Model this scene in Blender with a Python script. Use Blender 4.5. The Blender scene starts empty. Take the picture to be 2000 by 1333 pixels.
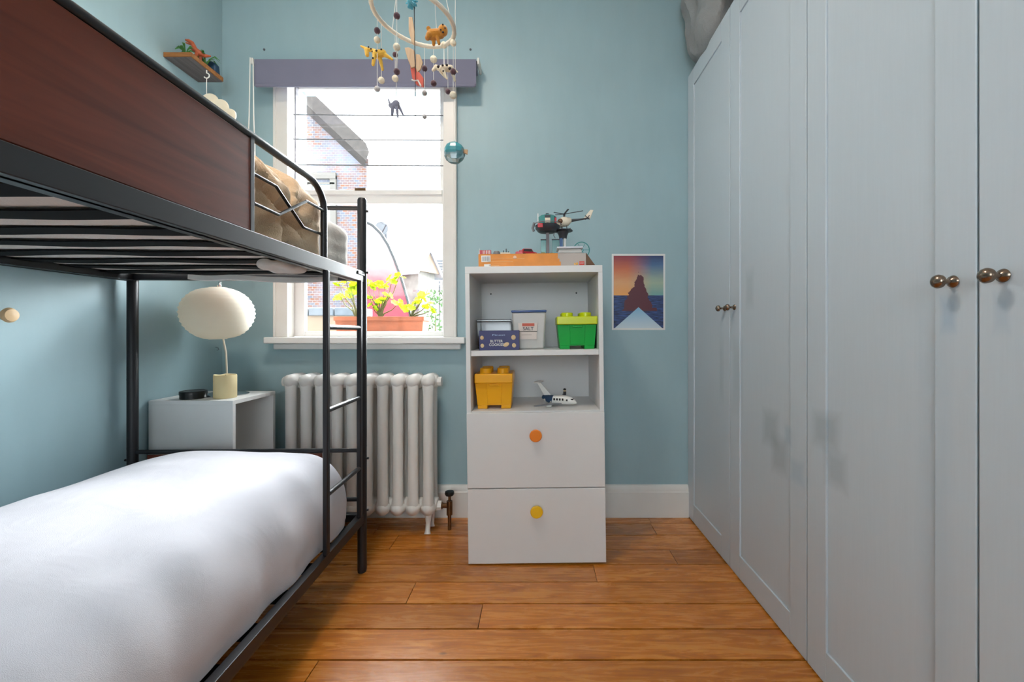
import bpy, bmesh, math, random
from mathutils import Vector, Matrix, noise
C = bpy.context.scene.collection
SC = bpy.context.scene
PI = math.pi
R = random.Random(7)
F = 825.0; VX = 1050.0; HY = 646.0      # focal length in pixels of a 2000x1333 frame, vanishing point

# ------------------------------------------------------------------ camera, world, lights
cam = bpy.data.cameras.new('camera'); co = bpy.data.objects.new('camera', cam); C.objects.link(co)
co.location = (0, 0, 1.0); co.rotation_euler = (PI/2, 0, 0)
cam.sensor_width = 36; cam.lens = F/2000*36; cam.shift_x = -.025; cam.shift_y = -.01025
cam.clip_start = .02; SC.camera = co
SC.view_settings.view_transform = 'Standard'; SC.view_settings.look = 'None'
SC.view_settings.gamma = 1; SC.view_settings.use_curve_mapping = False
SC.view_settings.exposure = 0.46
w = bpy.data.worlds.new('sky'); SC.world = w; w.use_nodes = True
bg = w.node_tree.nodes['Background']; bg.inputs[0].default_value = (.84, .94, 1, 1); bg.inputs[1].default_value = 7.0
SC.cycles.max_bounces = 10; SC.cycles.diffuse_bounces = 6; SC.cycles.transparent_max_bounces = 16
SC.cycles.sample_clamp_indirect = 8

def light(name, kind, loc, rot, energy, color=(1, 1, 1), size=1.0, size_y=None, angle=None):
    l = bpy.data.lights.new(name, kind); o = bpy.data.objects.new(name, l); C.objects.link(o)
    o.location = loc; o.rotation_euler = rot; l.energy = energy; l.color = color
    if kind == 'AREA':
        l.size = size
        if size_y: l.shape = 'RECTANGLE'; l.size_y = size_y
    if angle: l.angle = angle
    return o
# added wide-angle SUN lamp: soft light through the window to brighten the room
sd = Vector((-.42, -1.0, -.85)).normalized()
light('added_sun', 'SUN', (0, 6, 6), sd.to_track_quat('-Z', 'Y').to_euler(), 52.0, (.93, .98, 1), angle=math.radians(75))

# ------------------------------------------------------------------ helpers
def at(px, py, Y):
    return Vector(((px-VX)/F*Y, Y, 1+(HY-py)/F*Y))

class MB:
    def __init__(s): s.bm = bmesh.new(); s.mi = 0; s.fr = None
    def _v(s, ps): return [s.bm.verts.new(p) for p in ps]
    def _f(s, vs):
        try: f = s.bm.faces.new(vs); f.material_index = s.mi; f.smooth = True; return f
        except ValueError: return None
    def box(s, x0, y0, z0, x1, y1, z1):
        v = s._v([(x, y, z) for z in (z0, z1) for x, y in ((x0, y0), (x1, y0), (x1, y1), (x0, y1))])
        for q in ((3, 2, 1, 0), (4, 5, 6, 7), (0, 1, 5, 4), (1, 2, 6, 5), (2, 3, 7, 6), (3, 0, 4, 7)): s._f([v[i] for i in q])
        return s
    def hexa(s, lo, hi):      # lo, hi: 4 points each, ccw from above
        v = s._v(lo + hi)
        for q in ((3, 2, 1, 0), (4, 5, 6, 7), (0, 1, 5, 4), (1, 2, 6, 5), (2, 3, 7, 6), (3, 0, 4, 7)): s._f([v[i] for i in q])
        return s
    def prism(s, poly, d0, d1, axis='Y'):   # poly in the plane across the axis
        def P(a, b, d): return {'Y': (a, d, b), 'Z': (a, b, d), 'X': (d, a, b)}[axis]
        A = s._v([P(a, b, d0) for a, b in poly]); B = s._v([P(a, b, d1) for a, b in poly]); n = len(poly)
        s._f(A[::-1]); s._f(B)
        for i in range(n): s._f([A[i], A[(i+1) % n], B[(i+1) % n], B[i]])
        return s
    def tube(s, pts, r, seg=10, closed=False, caps=True, flat=1.0, up=None):
        pts = [Vector(p) for p in pts]; n = len(pts); rings = []; N = None
        rr = r if isinstance(r, (list, tuple)) else [r]*n
        for i in range(n):
            if closed: t = pts[(i+1) % n]-pts[i-1]
            else: t = pts[min(i+1, n-1)]-pts[max(i-1, 0)]
            t.normalize()
            if N is None:
                a = Vector(up) if up else (Vector((0, 0, 1)) if abs(t.z) < .9 else Vector((1, 0, 0)))
                N = (a-t*a.dot(t)).normalized()
            else: N = (N-t*N.dot(t)).normalized()
            B = t.cross(N)
            rings.append(s._v([pts[i]+N*math.cos(2*PI*k/seg)*rr[i]+B*math.sin(2*PI*k/seg)*rr[i]*flat for k in range(seg)]))
        m = n if closed else n-1
        for i in range(m):
            a, b = rings[i], rings[(i+1) % n]
            for k in range(seg): s._f([a[k], a[(k+1) % seg], b[(k+1) % seg], b[k]])
        if not closed and caps: s._f(rings[0][::-1]); s._f(rings[-1])
        return s
    def cyl(s, p0, p1, r, r1=None, seg=20): return s.tube([p0, p1], [r, r if r1 is None else r1], seg)
    def sph(s, c, r, u=14, v=9, rot=None):
        if not isinstance(r, (tuple, list)): r = (r, r, r)
        M = rot or Matrix.Identity(3); c = Vector(c)
        def P(a, b): return c+M @ Vector((r[0]*math.sin(b)*math.cos(a), r[1]*math.sin(b)*math.sin(a), r[2]*math.cos(b)))
        top = s._v([P(0, 0)])[0]; bot = s._v([P(0, PI)])[0]
        rg = [s._v([P(2*PI*i/u, PI*j/v) for i in range(u)]) for j in range(1, v)]
        for i in range(u):
            s._f([top, rg[0][i], rg[0][(i+1) % u]]); s._f([rg[-1][(i+1) % u], rg[-1][i], bot])
            for j in range(v-2): s._f([rg[j][i], rg[j+1][i], rg[j+1][(i+1) % u], rg[j][(i+1) % u]])
        return s
    def lathe(s, prof, c=(0, 0, 0), seg=32, axis='Z'):
        c = Vector(c)
        def P(r, h, a):
            x, y = r*math.cos(a), r*math.sin(a)
            return c+Vector({'Z': (x, y, h), 'Y': (x, -h, y), 'X': (-h, x, y)}[axis])
        rg = [s._v([P(max(r, 1e-5), h, 2*PI*i/seg) for i in range(seg)]) for r, h in prof]
        for j in range(len(rg)-1):
            for i in range(seg): s._f([rg[j][i], rg[j][(i+1) % seg], rg[j+1][(i+1) % seg], rg[j+1][i]])
        s._f(rg[0][::-1]); s._f(rg[-1])
        return s
    def soft(s, x0, y0, z0, x1, y1, z1, r, n, disp=None):   # rounded box surface, displaced
        nx, ny, nz = n; rx, ry, rz = r; vs = {}
        def V(i, j, k):
            key = (i, j, k)
            if key in vs: return vs[key]
            p = Vector((x0+(x1-x0)*i/nx, y0+(y1-y0)*j/ny, z0+(z1-z0)*k/nz))
            q = Vector((min(max(p.x, x0+rx), x1-rx), min(max(p.y, y0+ry), y1-ry), min(max(p.z, z0+rz), z1-rz)))
            d = Vector(((p.x-q.x)/rx, (p.y-q.y)/ry, (p.z-q.z)/rz)); nn = Vector((0, 0, 1))
            if d.length > 0:
                d.normalize(); p = q+Vector((d.x*rx, d.y*ry, d.z*rz)); nn = Vector((d.x/rx, d.y/ry, d.z/rz)).normalized()
            if disp: p = disp(p, nn)
            vs[key] = s.bm.verts.new(p); return vs[key]
        for i in range(nx):
            for j in range(ny):
                s._f([V(i, j, nz), V(i+1, j, nz), V(i+1, j+1, nz), V(i, j+1, nz)]); s._f([V(i, j+1, 0), V(i+1, j+1, 0), V(i+1, j, 0), V(i, j, 0)])
        for i in range(nx):
            for k in range(nz):
                s._f([V(i, 0, k), V(i+1, 0, k), V(i+1, 0, k+1), V(i, 0, k+1)]); s._f([V(i, ny, k+1), V(i+1, ny, k+1), V(i+1, ny, k), V(i, ny, k)])
        for j in range(ny):
            for k in range(nz):
                s._f([V(0, j, k+1), V(0, j+1, k+1), V(0, j+1, k), V(0, j, k)]); s._f([V(nx, j, k), V(nx, j+1, k), V(nx, j+1, k+1), V(nx, j, k+1)])
        return s
    def xf(s, M):
        for v in s.bm.verts: v.co = M @ v.co
        return s
    def build(s, name, mats, parent=None, bevel=0, sharp=38, sub=0, remesh=0):
        me = bpy.data.meshes.new(name); bmesh.ops.recalc_face_normals(s.bm, faces=s.bm.faces)
        a = math.radians(sharp)
        for e in s.bm.edges:
            if len(e.link_faces) != 2 or e.calc_face_angle(0) > a: e.smooth = False
        s.bm.to_mesh(me); s.bm.free()
        o = bpy.data.objects.new(name, me); C.objects.link(o)
        for m in (mats if isinstance(mats, (list, tuple)) else [mats]): me.materials.append(m)
        if parent: o.parent = parent
        if remesh: q = o.modifiers.new('r', 'REMESH'); q.mode = 'VOXEL'; q.voxel_size = remesh; q.use_smooth_shade = True
        if bevel:
            b = o.modifiers.new('b', 'BEVEL'); b.width = bevel; b.segments = 2; b.limit_method = 'ANGLE'; b.angle_limit = math.radians(35)
        if sub: q = o.modifiers.new('s', 'SUBSURF'); q.levels = sub; q.render_levels = sub
        return o

def tag(o, label=None, cat=None, group=None, kind=None):
    if label: o['label'] = label
    if cat: o['category'] = cat
    if group: o['group'] = group
    if kind: o['kind'] = kind
    return o
def empty(name, loc=(0, 0, 0), rot=(0, 0, 0)):
    o = bpy.data.objects.new(name, None); C.objects.link(o); o.location = loc; o.rotation_euler = rot; o.empty_display_size = .05
    return o
def copy_tree(o, parent=None):
    c = o.copy(); C.objects.link(c); c.parent = parent
    for ch in [x for x in bpy.data.objects if x.parent == o]: copy_tree(ch, c)
    return c
def text(name, body, size, loc, rot, mat, parent=None, ext=.0004, sx=1.0, align='CENTER'):
    cu = bpy.data.curves.new(name, 'FONT'); cu.body = body; cu.size = size; cu.extrude = ext; cu.align_x = align; cu.align_y = 'CENTER'
    cu.offset = size*.004
    t = bpy.data.objects.new(name+'_c', cu); C.objects.link(t)
    me = bpy.data.meshes.new_from_object(t.evaluated_get(bpy.context.evaluated_depsgraph_get()))
    bpy.data.objects.remove(t)
    o = bpy.data.objects.new(name, me); C.objects.link(o); me.materials.clear(); me.materials.append(mat)
    o.location = loc; o.rotation_euler = rot; o.scale = (sx, 1, 1)
    if parent: o.parent = parent
    return o

# ------------------------------------------------------------------ materials
class NT:
    def __init__(s, name):
        s.m = bpy.data.materials.new(name); s.m.use_nodes = True; s.t = s.m.node_tree; s.n = s.t.nodes
        s.b = s.n['Principled BSDF']; s.out = s.n['Material Output']
    def add(s, typ, ins=None, **kw):
        x = s.n.new(typ)
        for k, v in kw.items(): setattr(x, k, v)
        for k, v in (ins or {}).items(): s.set(x.inputs[k], v)
        return x
    def set(s, sock, v):
        if isinstance(v, bpy.types.NodeSocket): s.t.links.new(v, sock)
        else:
            if isinstance(v, (tuple, list)) and len(v) == 3 and sock.type == 'RGBA': v = (*v, 1)
            sock.default_value = v
    def coord(s, which='Object'): return s.add('ShaderNodeTexCoord').outputs[which]
    def map(s, v, scale=(1, 1, 1), loc=(0, 0, 0), rot=(0, 0, 0)):
        return s.add('ShaderNodeMapping', {'Vector': v, 'Scale': scale, 'Location': loc, 'Rotation': rot}).outputs[0]
    def noise(s, v, scale=5, detail=4, rough=.5, dist=0):
        return s.add('ShaderNodeTexNoise', {'Vector': v, 'Scale': scale, 'Detail': detail, 'Roughness': rough, 'Distortion': dist}).outputs['Fac']
    def ramp(s, f, stops, interp='LINEAR'):
        r = s.add('ShaderNodeValToRGB', {'Fac': f}); e = r.color_ramp; e.interpolation = interp
        while len(e.elements) < len(stops): e.elements.new(.5)
        for el, (p, c) in zip(e.elements, stops):
            el.position = p; el.color = (*c, 1) if len(c) == 3 else c
        return r.outputs[0]
    def mix(s, f, a, b, mode='MIX'):
        x = s.add('ShaderNodeMix', data_type='RGBA', blend_type=mode)
        s.set(x.inputs[0], f); s.set(x.inputs[6], a); s.set(x.inputs[7], b); return x.outputs[2]
    def math(s, op, a, b=0.0, c=None):
        x = s.add('ShaderNodeMath', operation=op); s.set(x.inputs[0], a); s.set(x.inputs[1], b)
        if c is not None: s.set(x.inputs[2], c)
        return x.outputs[0]
    def bump(s, h, strength=.3, dist=.01):
        s.set(s.b.inputs['Normal'], s.add('ShaderNodeBump', {'Height': h, 'Strength': strength, 'Distance': dist}).outputs[0])
    def p(s, **kw):
        for k, v in kw.items(): s.set(s.b.inputs[k.replace('_', ' ')], v)
        return s
def hexc(h):
    h = h.lstrip('#'); r = []
    for i in (0, 2, 4):
        c = int(h[i:i+2], 16)/255; r.append(c/12.92 if c <= .04045 else ((c+.055)/1.055)**2.4)
    return tuple(r)
def mat(name, col, rough=.5, metal=0.0, var=0.0, vs=8, bump=0.0, bs=60, spec=.5, trans=0.0, alpha=1.0):
    c = hexc(col) if isinstance(col, str) else col
    t = NT(name); t.p(Roughness=rough, Metallic=metal); t.b.inputs['Specular IOR Level'].default_value = spec
    v = t.coord()
    nz = t.noise(v, vs, 3)
    lo = tuple(max(0, x*(1-var)) for x in c); hi = tuple(min(1, x*(1+var)) for x in c)
    t.p(Base_Color=t.ramp(nz, [(.3, lo), (.7, hi)]))
    if bump: t.bump(t.noise(v, bs, 4), bump, .004)
    if trans: t.b.inputs['Transmission Weight'].default_value = trans
    if alpha < 1: t.b.inputs['Alpha'].default_value = alpha
    return t.m
def fabric(name, col, var=.06, scale=350, st=.25, sheen=.15, big=0):
    c = hexc(col) if isinstance(col, str) else col
    t = NT(name); v = t.coord()
    n1 = t.noise(v, 9, 4)
    t.p(Base_Color=t.ramp(n1, [(.3, tuple(x*(1-var) for x in c)), (.7, tuple(min(1, x*(1+var)) for x in c))]), Roughness=.95)
    t.b.inputs['Specular IOR Level'].default_value = .15; t.b.inputs['Sheen Weight'].default_value = sheen
    h = t.noise(v, scale, 2)
    if big: h = t.math('ADD', t.math('MULTIPLY', h, .15), t.math('MULTIPLY', t.noise(v, big, 3, .55, .6), 1.0))
    t.bump(h, st, .02 if big else .002)
    return t.m
def wood(name, c0, c1, axis='X', rough=.4, scale=3, spec=.5):
    t = NT(name); v = t.map(t.coord(), {'X': (1, 12, 12), 'Y': (12, 1, 12), 'Z': (12, 12, 1)}[axis])
    n = t.noise(v, scale, 8, .6, 1.2)
    t.p(Base_Color=t.ramp(n, [(.3, hexc(c0)), (.7, hexc(c1))]), Roughness=rough); t.bump(n, .06, .003)
    t.b.inputs['Specular IOR Level'].default_value = spec
    return t.m

def wall_mat(name, col):
    t = NT(name); v = t.coord(); c = hexc(col)
    n = t.noise(v, 1.3, 4, .55); f = t.noise(t.map(v, (1, 1, .25)), 14, 5, .6)
    k = t.math('ADD', t.math('MULTIPLY', n, .7), t.math('MULTIPLY', f, .3))
    t.p(Base_Color=t.ramp(k, [(.35, tuple(x*.94 for x in c)), (.65, tuple(x*1.05 for x in c))]), Roughness=.42)
    t.b.inputs['Specular IOR Level'].default_value = .3
    t.bump(t.noise(v, 45, 4), .08, .004); return t.m
M_wall = wall_mat('teal wall paint', '#9bb5bc')
M_ceil = mat('ceiling white', '#e8e6e2', .8)
M_trim = mat('white gloss trim', '#dedbd6', .35, var=.03, bump=.05, bs=20)
M_white = mat('white painted wood', '#e6e5e3', .4, var=.02)
M_unit = mat('white foil', '#dcdbda', .38, var=.01)
M_ward = None
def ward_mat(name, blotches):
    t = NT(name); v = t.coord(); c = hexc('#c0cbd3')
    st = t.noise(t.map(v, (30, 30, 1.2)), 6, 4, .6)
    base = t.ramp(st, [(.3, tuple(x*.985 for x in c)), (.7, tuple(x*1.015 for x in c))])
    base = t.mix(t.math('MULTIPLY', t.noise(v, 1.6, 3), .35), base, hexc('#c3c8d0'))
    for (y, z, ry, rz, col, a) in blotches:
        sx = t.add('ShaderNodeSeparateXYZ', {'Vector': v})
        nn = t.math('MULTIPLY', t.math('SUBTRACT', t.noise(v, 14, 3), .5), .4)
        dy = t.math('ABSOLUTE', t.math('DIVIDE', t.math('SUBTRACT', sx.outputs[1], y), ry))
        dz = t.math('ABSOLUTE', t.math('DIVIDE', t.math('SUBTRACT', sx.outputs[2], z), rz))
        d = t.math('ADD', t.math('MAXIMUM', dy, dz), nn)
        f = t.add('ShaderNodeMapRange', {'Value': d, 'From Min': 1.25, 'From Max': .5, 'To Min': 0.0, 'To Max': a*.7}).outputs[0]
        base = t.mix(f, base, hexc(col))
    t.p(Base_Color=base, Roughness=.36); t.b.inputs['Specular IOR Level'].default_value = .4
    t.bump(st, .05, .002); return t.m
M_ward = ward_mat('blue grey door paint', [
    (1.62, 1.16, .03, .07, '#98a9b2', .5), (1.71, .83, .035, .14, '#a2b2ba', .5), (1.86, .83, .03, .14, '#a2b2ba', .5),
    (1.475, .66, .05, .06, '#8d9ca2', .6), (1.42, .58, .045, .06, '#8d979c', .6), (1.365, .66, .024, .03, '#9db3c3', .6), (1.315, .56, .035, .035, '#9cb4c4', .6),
    (1.19, .72, .05, .05, '#8f9ba1', .65), (1.15, .62, .04, .05, '#8f9ba1', .6), (.862, .45, .04, .58, '#a4b7c6', .4), (.83, 1.03, .016, .035, '#8fabc4', .6), (.735, 1.03, .014, .035, '#9db2c4', .5)])  # smudges and shade painted into the colour; last two are shadows below knobs
M_black = mat('charcoal metal', '#1f1e22', .42, .12, var=.05)
M_slat = mat('black slat', '#0e0e10', .85, spec=.15)
M_red_wood = wood('mahogany board', '#54200f', '#79351f', 'Y', .38, 1.6, .35)
M_duvet = fabric('white cotton', '#c3c1c7', .03, 700, .28, .1, big=7)
M_matt = fabric('mattress sheet', '#d3cbc3', .03, 300, .3, big=9)
M_beige = fabric('beige quilt', '#dcbf9f', .08, 300, .8, .2, big=13)
M_pillow = fabric('white pillow', '#e2dfdb', .03)
M_greybag = fabric('grey quilt', '#8f9192', .05, 200, .6, big=9)
M_blind = fabric('slate blind', '#77778a', .03, 300, .1)
M_cord = mat('white cord', '#e4e2dc', .7)
M_rad = mat('cream radiator enamel', '#e2dfda', .32, var=.02, bump=.1, bs=30)
M_brass = mat('aged brass', '#7a5a3c', .35, .9, var=.2, vs=40)
M_knob = mat('bronze knob', '#8a7768', .22, 1.0, var=.15, vs=60)
M_chrome = mat('chrome', '#c8c8c8', .15, 1.0)
M_dark = mat('near black', '#151515', .35)
M_gap = mat('floor gap', '#1a0f09', .9)
M_orange = mat('orange plastic', '#ee8222', .3); M_yellow = mat('yellow plastic', '#f2bd08', .3)
M_green = mat('green plastic', '#00a23c', .3); M_lime = mat('lime plastic', '#c3d000', .3); M_amber = mat('amber plastic', '#eda80c', .28)
M_navy = mat('navy card', '#25235e', .4); M_tan = mat('cookie', '#d9bd92', .7); M_blue = mat('blue plastic', '#31528c', .3)
M_red = mat('red plastic', '#b8202c', .3); M_pwhite = mat('white plastic', '#e6e4df', .3); M_pgrey = mat('grey plastic', '#77787c', .35)
M_pdark = mat('dark plastic', '#2e2d33', .35); M_teal = mat('teal clear plastic', '#4fa09c', .15, alpha=.75); M_cream = mat('cream plastic', '#ded2bd', .35)
M_pgreen = mat('green toy', '#3f7a35', .45); M_dino = mat('rust toy', '#a8502c', .45, var=.2, vs=60); M_card = mat('cardboard', '#c39d78', .8)
M_paperbox = mat('grey card', '#b5aba4', .6); M_orbox = mat('orange card', '#e08a26', .45, var=.12, vs=14); M_ink = mat('black ink', '#23211f', .6)
M_peach = mat('peach ink', '#eab06f', .5)
def glassy(name, col=(1, 1, 1), a=.12, rough=.05):
    t = NT(name); t.n.remove(t.b)
    tr = t.add('ShaderNodeBsdfTransparent', {'Color': col}); gl = t.add('ShaderNodeBsdfGlossy', {'Roughness': rough})
    fr = t.add('ShaderNodeFresnel', {'IOR': 1.45})
    mx = t.add('ShaderNodeMixShader', {0: t.math('ADD', t.math('MULTIPLY', fr.outputs[0], .8), a*.3)})
    t.t.links.new(tr.outputs[0], mx.inputs[1]); t.t.links.new(gl.outputs[0], mx.inputs[2]); t.t.links.new(mx.outputs[0], t.out.inputs[0]); return t.m
M_glass = glassy('window glass', a=0); M_clear = glassy('clear plastic', (.86, .86, .87), .25, .15)
M_frost = mat('frosted plastic', '#d8d6d2', .35, alpha=.72)
def translucent(name, col, k=.5, emit=0):
    t = NT(name); c = hexc(col); n = t.noise(t.coord(), 6, 3)
    cc = t.ramp(n, [(.3, tuple(x*.92 for x in c)), (.7, c)])
    t.p(Base_Color=cc, Roughness=.8)
    tl = t.add('ShaderNodeBsdfTranslucent', {'Color': cc}); mx = t.add('ShaderNodeMixShader', {0: k})
    t.t.links.new(t.b.outputs[0], mx.inputs[1]); t.t.links.new(tl.outputs[0], mx.inputs[2]); t.t.links.new(mx.outputs[0], t.out.inputs[0]); return t.m
M_paper = translucent('rice paper', '#f3ecdd', .35); M_leaf = translucent('geranium leaf', '#859a0c', .5); M_wax = translucent('cream wax', '#f4e4b6', .25)
def felt(name, col, var=.12): return fabric(name, col, var, 500, .6, .4)
F_gold = felt('golden felt', '#e0b24a'); F_lion = felt('lion felt', '#cf8a35'); F_grey = felt('grey felt', '#8f8fa0'); F_dark = felt('brown felt', '#5a4048')
F_cream = felt('cream felt', '#e8dcc4'); F_lt = felt('light grey felt', '#b8b4b4'); F_teal = felt('turquoise yarn', '#5fb3cb'); F_wool = felt('white wool wrap', '#e6dccb')
F_spot = felt('black felt', '#2a2020')

def floor_mat():
    t = NT('pine boards'); g = t.add('ShaderNodeNewGeometry'); rnd = g.outputs['Random Per Island']
    v = t.coord()
    off = t.add('ShaderNodeVectorMath', {0: v}, operation='ADD'); cb = t.add('ShaderNodeCombineXYZ', {0: t.math('MULTIPLY', rnd, 37), 1: t.math('MULTIPLY', rnd, 13)})
    t.t.links.new(cb.outputs[0], off.inputs[1]); v2 = off.outputs[0]
    gr = t.noise(t.map(v2, (.9, 9, 1)), 4, 9, .66, 1.6)
    fine = t.noise(t.map(v2, (3, 90, 1)), 5, 4, .6)
    col = t.ramp(gr, [(.25, hexc('#8f4a18')), (.5, hexc('#c67a2e')), (.75, hexc('#dd9c48'))])
    col = t.mix(t.math('MULTIPLY', fine, .3), col, hexc('#8a4c20'))
    hue = t.add('ShaderNodeHueSaturation', {'Color': col, 'Value': t.math('ADD', t.math('MULTIPLY', rnd, .34), .82), 'Saturation': 1.02}).outputs[0]
    vo = t.add('ShaderNodeTexVoronoi', {'Vector': t.map(v2, (1, 2.2, 1)), 'Scale': 3.2}); kn = t.add('ShaderNodeMapRange', {'Value': vo.outputs['Distance'], 'From Min': .0, 'From Max': .055, 'To Min': .85, 'To Max': 0}).outputs[0]
    hue = t.mix(kn, hue, hexc('#2c1408'))
    patch = t.add('ShaderNodeMapRange', {'Value': t.noise(v, 2.2, 5, .6), 'From Min': .55, 'From Max': .72, 'To Min': 0, 'To Max': .35}).outputs[0]
    hue = t.mix(patch, hue, hexc('#7a3f1c'))
    t.p(Base_Color=hue, Roughness=t.math('ADD', t.math('MULTIPLY', gr, .16), .19)); t.bump(gr, .12, .003)
    t.b.inputs['Coat Weight'].default_value = .5; t.b.inputs['Coat Roughness'].default_value = .33
    return t.m
M_floor = floor_mat()
def brick_mat(name, a, b, m, sc=6.5):
    t = NT(name); v = t.add('ShaderNodeSeparateXYZ', {'Vector': t.coord()})
    u = t.add('ShaderNodeCombineXYZ', {0: t.math('ADD', v.outputs[0], v.outputs[1]), 1: v.outputs[2]})
    br = t.add('ShaderNodeTexBrick', {'Vector': u.outputs[0], 'Color1': hexc(a), 'Color2': hexc(b), 'Mortar': hexc(m), 'Scale': sc, 'Mortar Size': .018, 'Bias': 0.0})
    n = t.noise(t.coord(), 1.2, 4)
    t.p(Base_Color=t.mix(t.ramp(n, [(.5, (0, 0, 0)), (.75, (1, 1, 1))]), br.outputs['Color'], hexc('#70737f')), Roughness=.9); return t.m
M_brick = brick_mat('weathered brick', '#6a4430', '#50535e', '#767676')
M_out_white = mat('weathered white', '#84827e', .8, var=.1); M_slate = mat('slate grey', '#505156', .8, var=.15, vs=20)
M_terra = mat('terracotta', '#7c4228', .85, var=.15, vs=20, bump=.2); M_soil = mat('soil', '#3a2a20', .95, var=.3, vs=80)
M_stem = mat('stem', '#55512a', .8); M_beigewall = mat('beige render', '#755f4e', .9, var=.1, vs=6); M_ground = mat('garden paving', '#6a6a66', .9, var=.1, vs=5)
M_shrub = mat('shrub green', '#3c5428', .8, var=.3, vs=20)

# ------------------------------------------------------------------ room shell
WY = 2.273; LX = -1.697; WX = .807; RX = 1.42; CZ = 2.98; RY = -2.0
def struct(o): o['kind'] = 'structure'; return o
m = MB(); m.box(LX, RY, -.06, RX, WY, -.026); m.mi = 1
edges = [2.19]
y = 2.0625; edges = [WY+.01, 2.19, 2.0625, 1.927, 1.805, 1.677, 1.545, 1.413, 1.281]
while edges[-1] > RY: edges.append(edges[-1]-.131)
for i in range(len(edges)-1):
    y1, y0 = edges[i], edges[i+1]; xs = [LX]; x = LX+R.uniform(.5, 1.4)
    if i == 6: x = -.2          # the joint left of centre
    if i == 3: x = .60
    while x < RX-.2: xs.append(x); x += R.uniform(1.3, 2.6)
    xs.append(RX)
    for a, b in zip(xs, xs[1:]):
        g = .0016+R.random()*.0018+.0008+(.0016 if i in (6, 8) else 0)
        m.box(a+(.0012 if a > LX else 0), y0+g, -.025, b-.0012, y1-g*.6, R.uniform(-.0006, .0006))
struct(m.build('floor', [M_gap, M_floor]))
struct(MB().box(LX-.1, RY-.1, CZ, RX+.1, WY+.25, CZ+.1).build('ceiling', M_ceil))
struct(MB().box(LX-.1, RY-.1, -.06, LX, WY+.25, CZ).build('wall_left', M_wall))
struct(MB().box(RX, RY-.1, -.06, RX+.1, WY+.25, CZ).build('wall_right', M_wall))
OL, OR_, OB, OT = -1.38, -.475, .965, 2.40
m = MB()
m.box(LX, WY, -.06, OL, WY+.25, CZ); m.box(OR_, WY, -.06, RX, WY+.25, CZ); m.box(OL, WY, -.06, OR_, WY+.25, OB-.03); m.box(OL, WY, OT, OR_, WY+.25, CZ)
struct(m.build('wall_back', M_wall))
# rear wall behind the camera: an added, unseen window that lets in fill daylight
m = MB(); a0, a1, b0, b1 = -.85, .40, .9, 2.3
m.box(LX, RY-.1, -.06, a0, RY, CZ); m.box(a1, RY-.1, -.06, RX, RY, CZ); m.box(a0, RY-.1, -.06, a1, RY, b0); m.box(a0, RY-.1, b1, a1, RY, CZ)
struct(m.build('wall_rear', M_wall))
w2 = struct(empty('added_window', (0, 0, 0)))
m = MB(); m.box(a0, RY-.08, b0, a0+.05, RY-.03, b1); m.box(a1-.05, RY-.08, b0, a1, RY-.03, b1); m.box(a0, RY-.08, b0, a1, RY-.03, b0+.05); m.box(a0, RY-.08, b1-.05, a1, RY-.03, b1)
m.box(-.225, RY-.08, b0, -.175, RY-.03, b1); m.build('added_window_frame', M_trim, w2)
def skirting(name, x0, x1, y0, y1, axis):
    m = MB(); pr = [(0, 0), (.02, 0), (.02, .135), (.016, .14), (.016, .155), (.008, .17), (0, .172)]
    if axis == 'X': m.prism([(WY-a, b) for a, b in pr], x0, x1, 'X')
    else: m.prism([(LX+a, b) for a, b in pr], y0, y1, 'Y')
    return struct(m.build(name, M_trim))
skirting('baseboard_back', LX, WX, 0, 0, 'X'); skirting('baseboard_left', 0, 0, RY, WY-.02, 'Y')

# ------------------------------------------------------------------ window
W = struct(empty('window_1', (0, 0, 0)))
m = MB()
for x0, x1 in ((-1.407, -1.334), (-.503, -.432)):
    m.box(x0, 2.25, OB, x1, WY, 2.425)
    xo = x0 if x0 < -1 else x1-.014
    m.box(xo, 2.243, OB, xo+.014, 2.25, 2.425)
m.box(-1.407, 2.25, 2.385, -.432, WY, 2.425)
m.box(OL, WY, OB, -1.334, 2.318, OT); m.box(-.503, WY, OB, OR_, 2.318, OT)
m.box(-1.334, WY+.004, 2.375, -.503, 2.318, OT)
m.build('window_casing', M_trim, W, .003)
m = MB(); m.box(-1.427, 2.195, .931, -.381, WY, .965); m.box(OL, WY, .935, OR_, 2.44, .965); m.box(-1.40, 2.235, .90, -.41, WY, .931)
m.build('window_sill', M_white, W, .005)
m = MB(); m.hexa([(OL-.05, 2.44, .90), (OR_+.05, 2.44, .90), (OR_+.05, 2.70, .90), (OL-.05, 2.70, .90)], [(OL-.05, 2.44, .965), (OR_+.05, 2.44, .965), (OR_+.05, 2.70, .945), (OL-.05, 2.70, .945)])
m.build('outer_sill', M_out_white, W, .004)
lo = MB(); a, b = 2.322, 2.352; zl, zh = .966, 1.775
lo.box(OL+.002, a, zl, -1.282, b, zh); lo.box(-.524, a, zl, OR_-.002, b, zh); lo.box(-1.282, a, zl, -.524, b, zl+.03); lo.box(-1.282, a, 1.700, -.524, b, zh)
lo.box(-1.282, a-.012, 1.745, -.524, a, zh-.005)
ls = lo.build('lower_sash', M_white, W, .003); MB().box(-1.283, 2.336, zl+.028, -.523, 2.339, 1.702).build('glass_pane', M_glass, ls)
hi = MB(); a, b = 2.362, 2.392; zl, zh = 1.735, 2.395
hi.box(OL+.002, a, zl, -1.356, b, zh); hi.box(-.546, a, zl, OR_-.002, b, zh); hi.box(-1.356, a, zl, -.546, b, zl+.05); hi.box(-1.356, a, 2.352, -.546, b, zh)
us = hi.build('upper_sash', M_white, W, .003); MB().box(-1.357, 2.376, zl+.04, -.545, 2.379, 2.36).build('glass_pane', M_glass, us)
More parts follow.
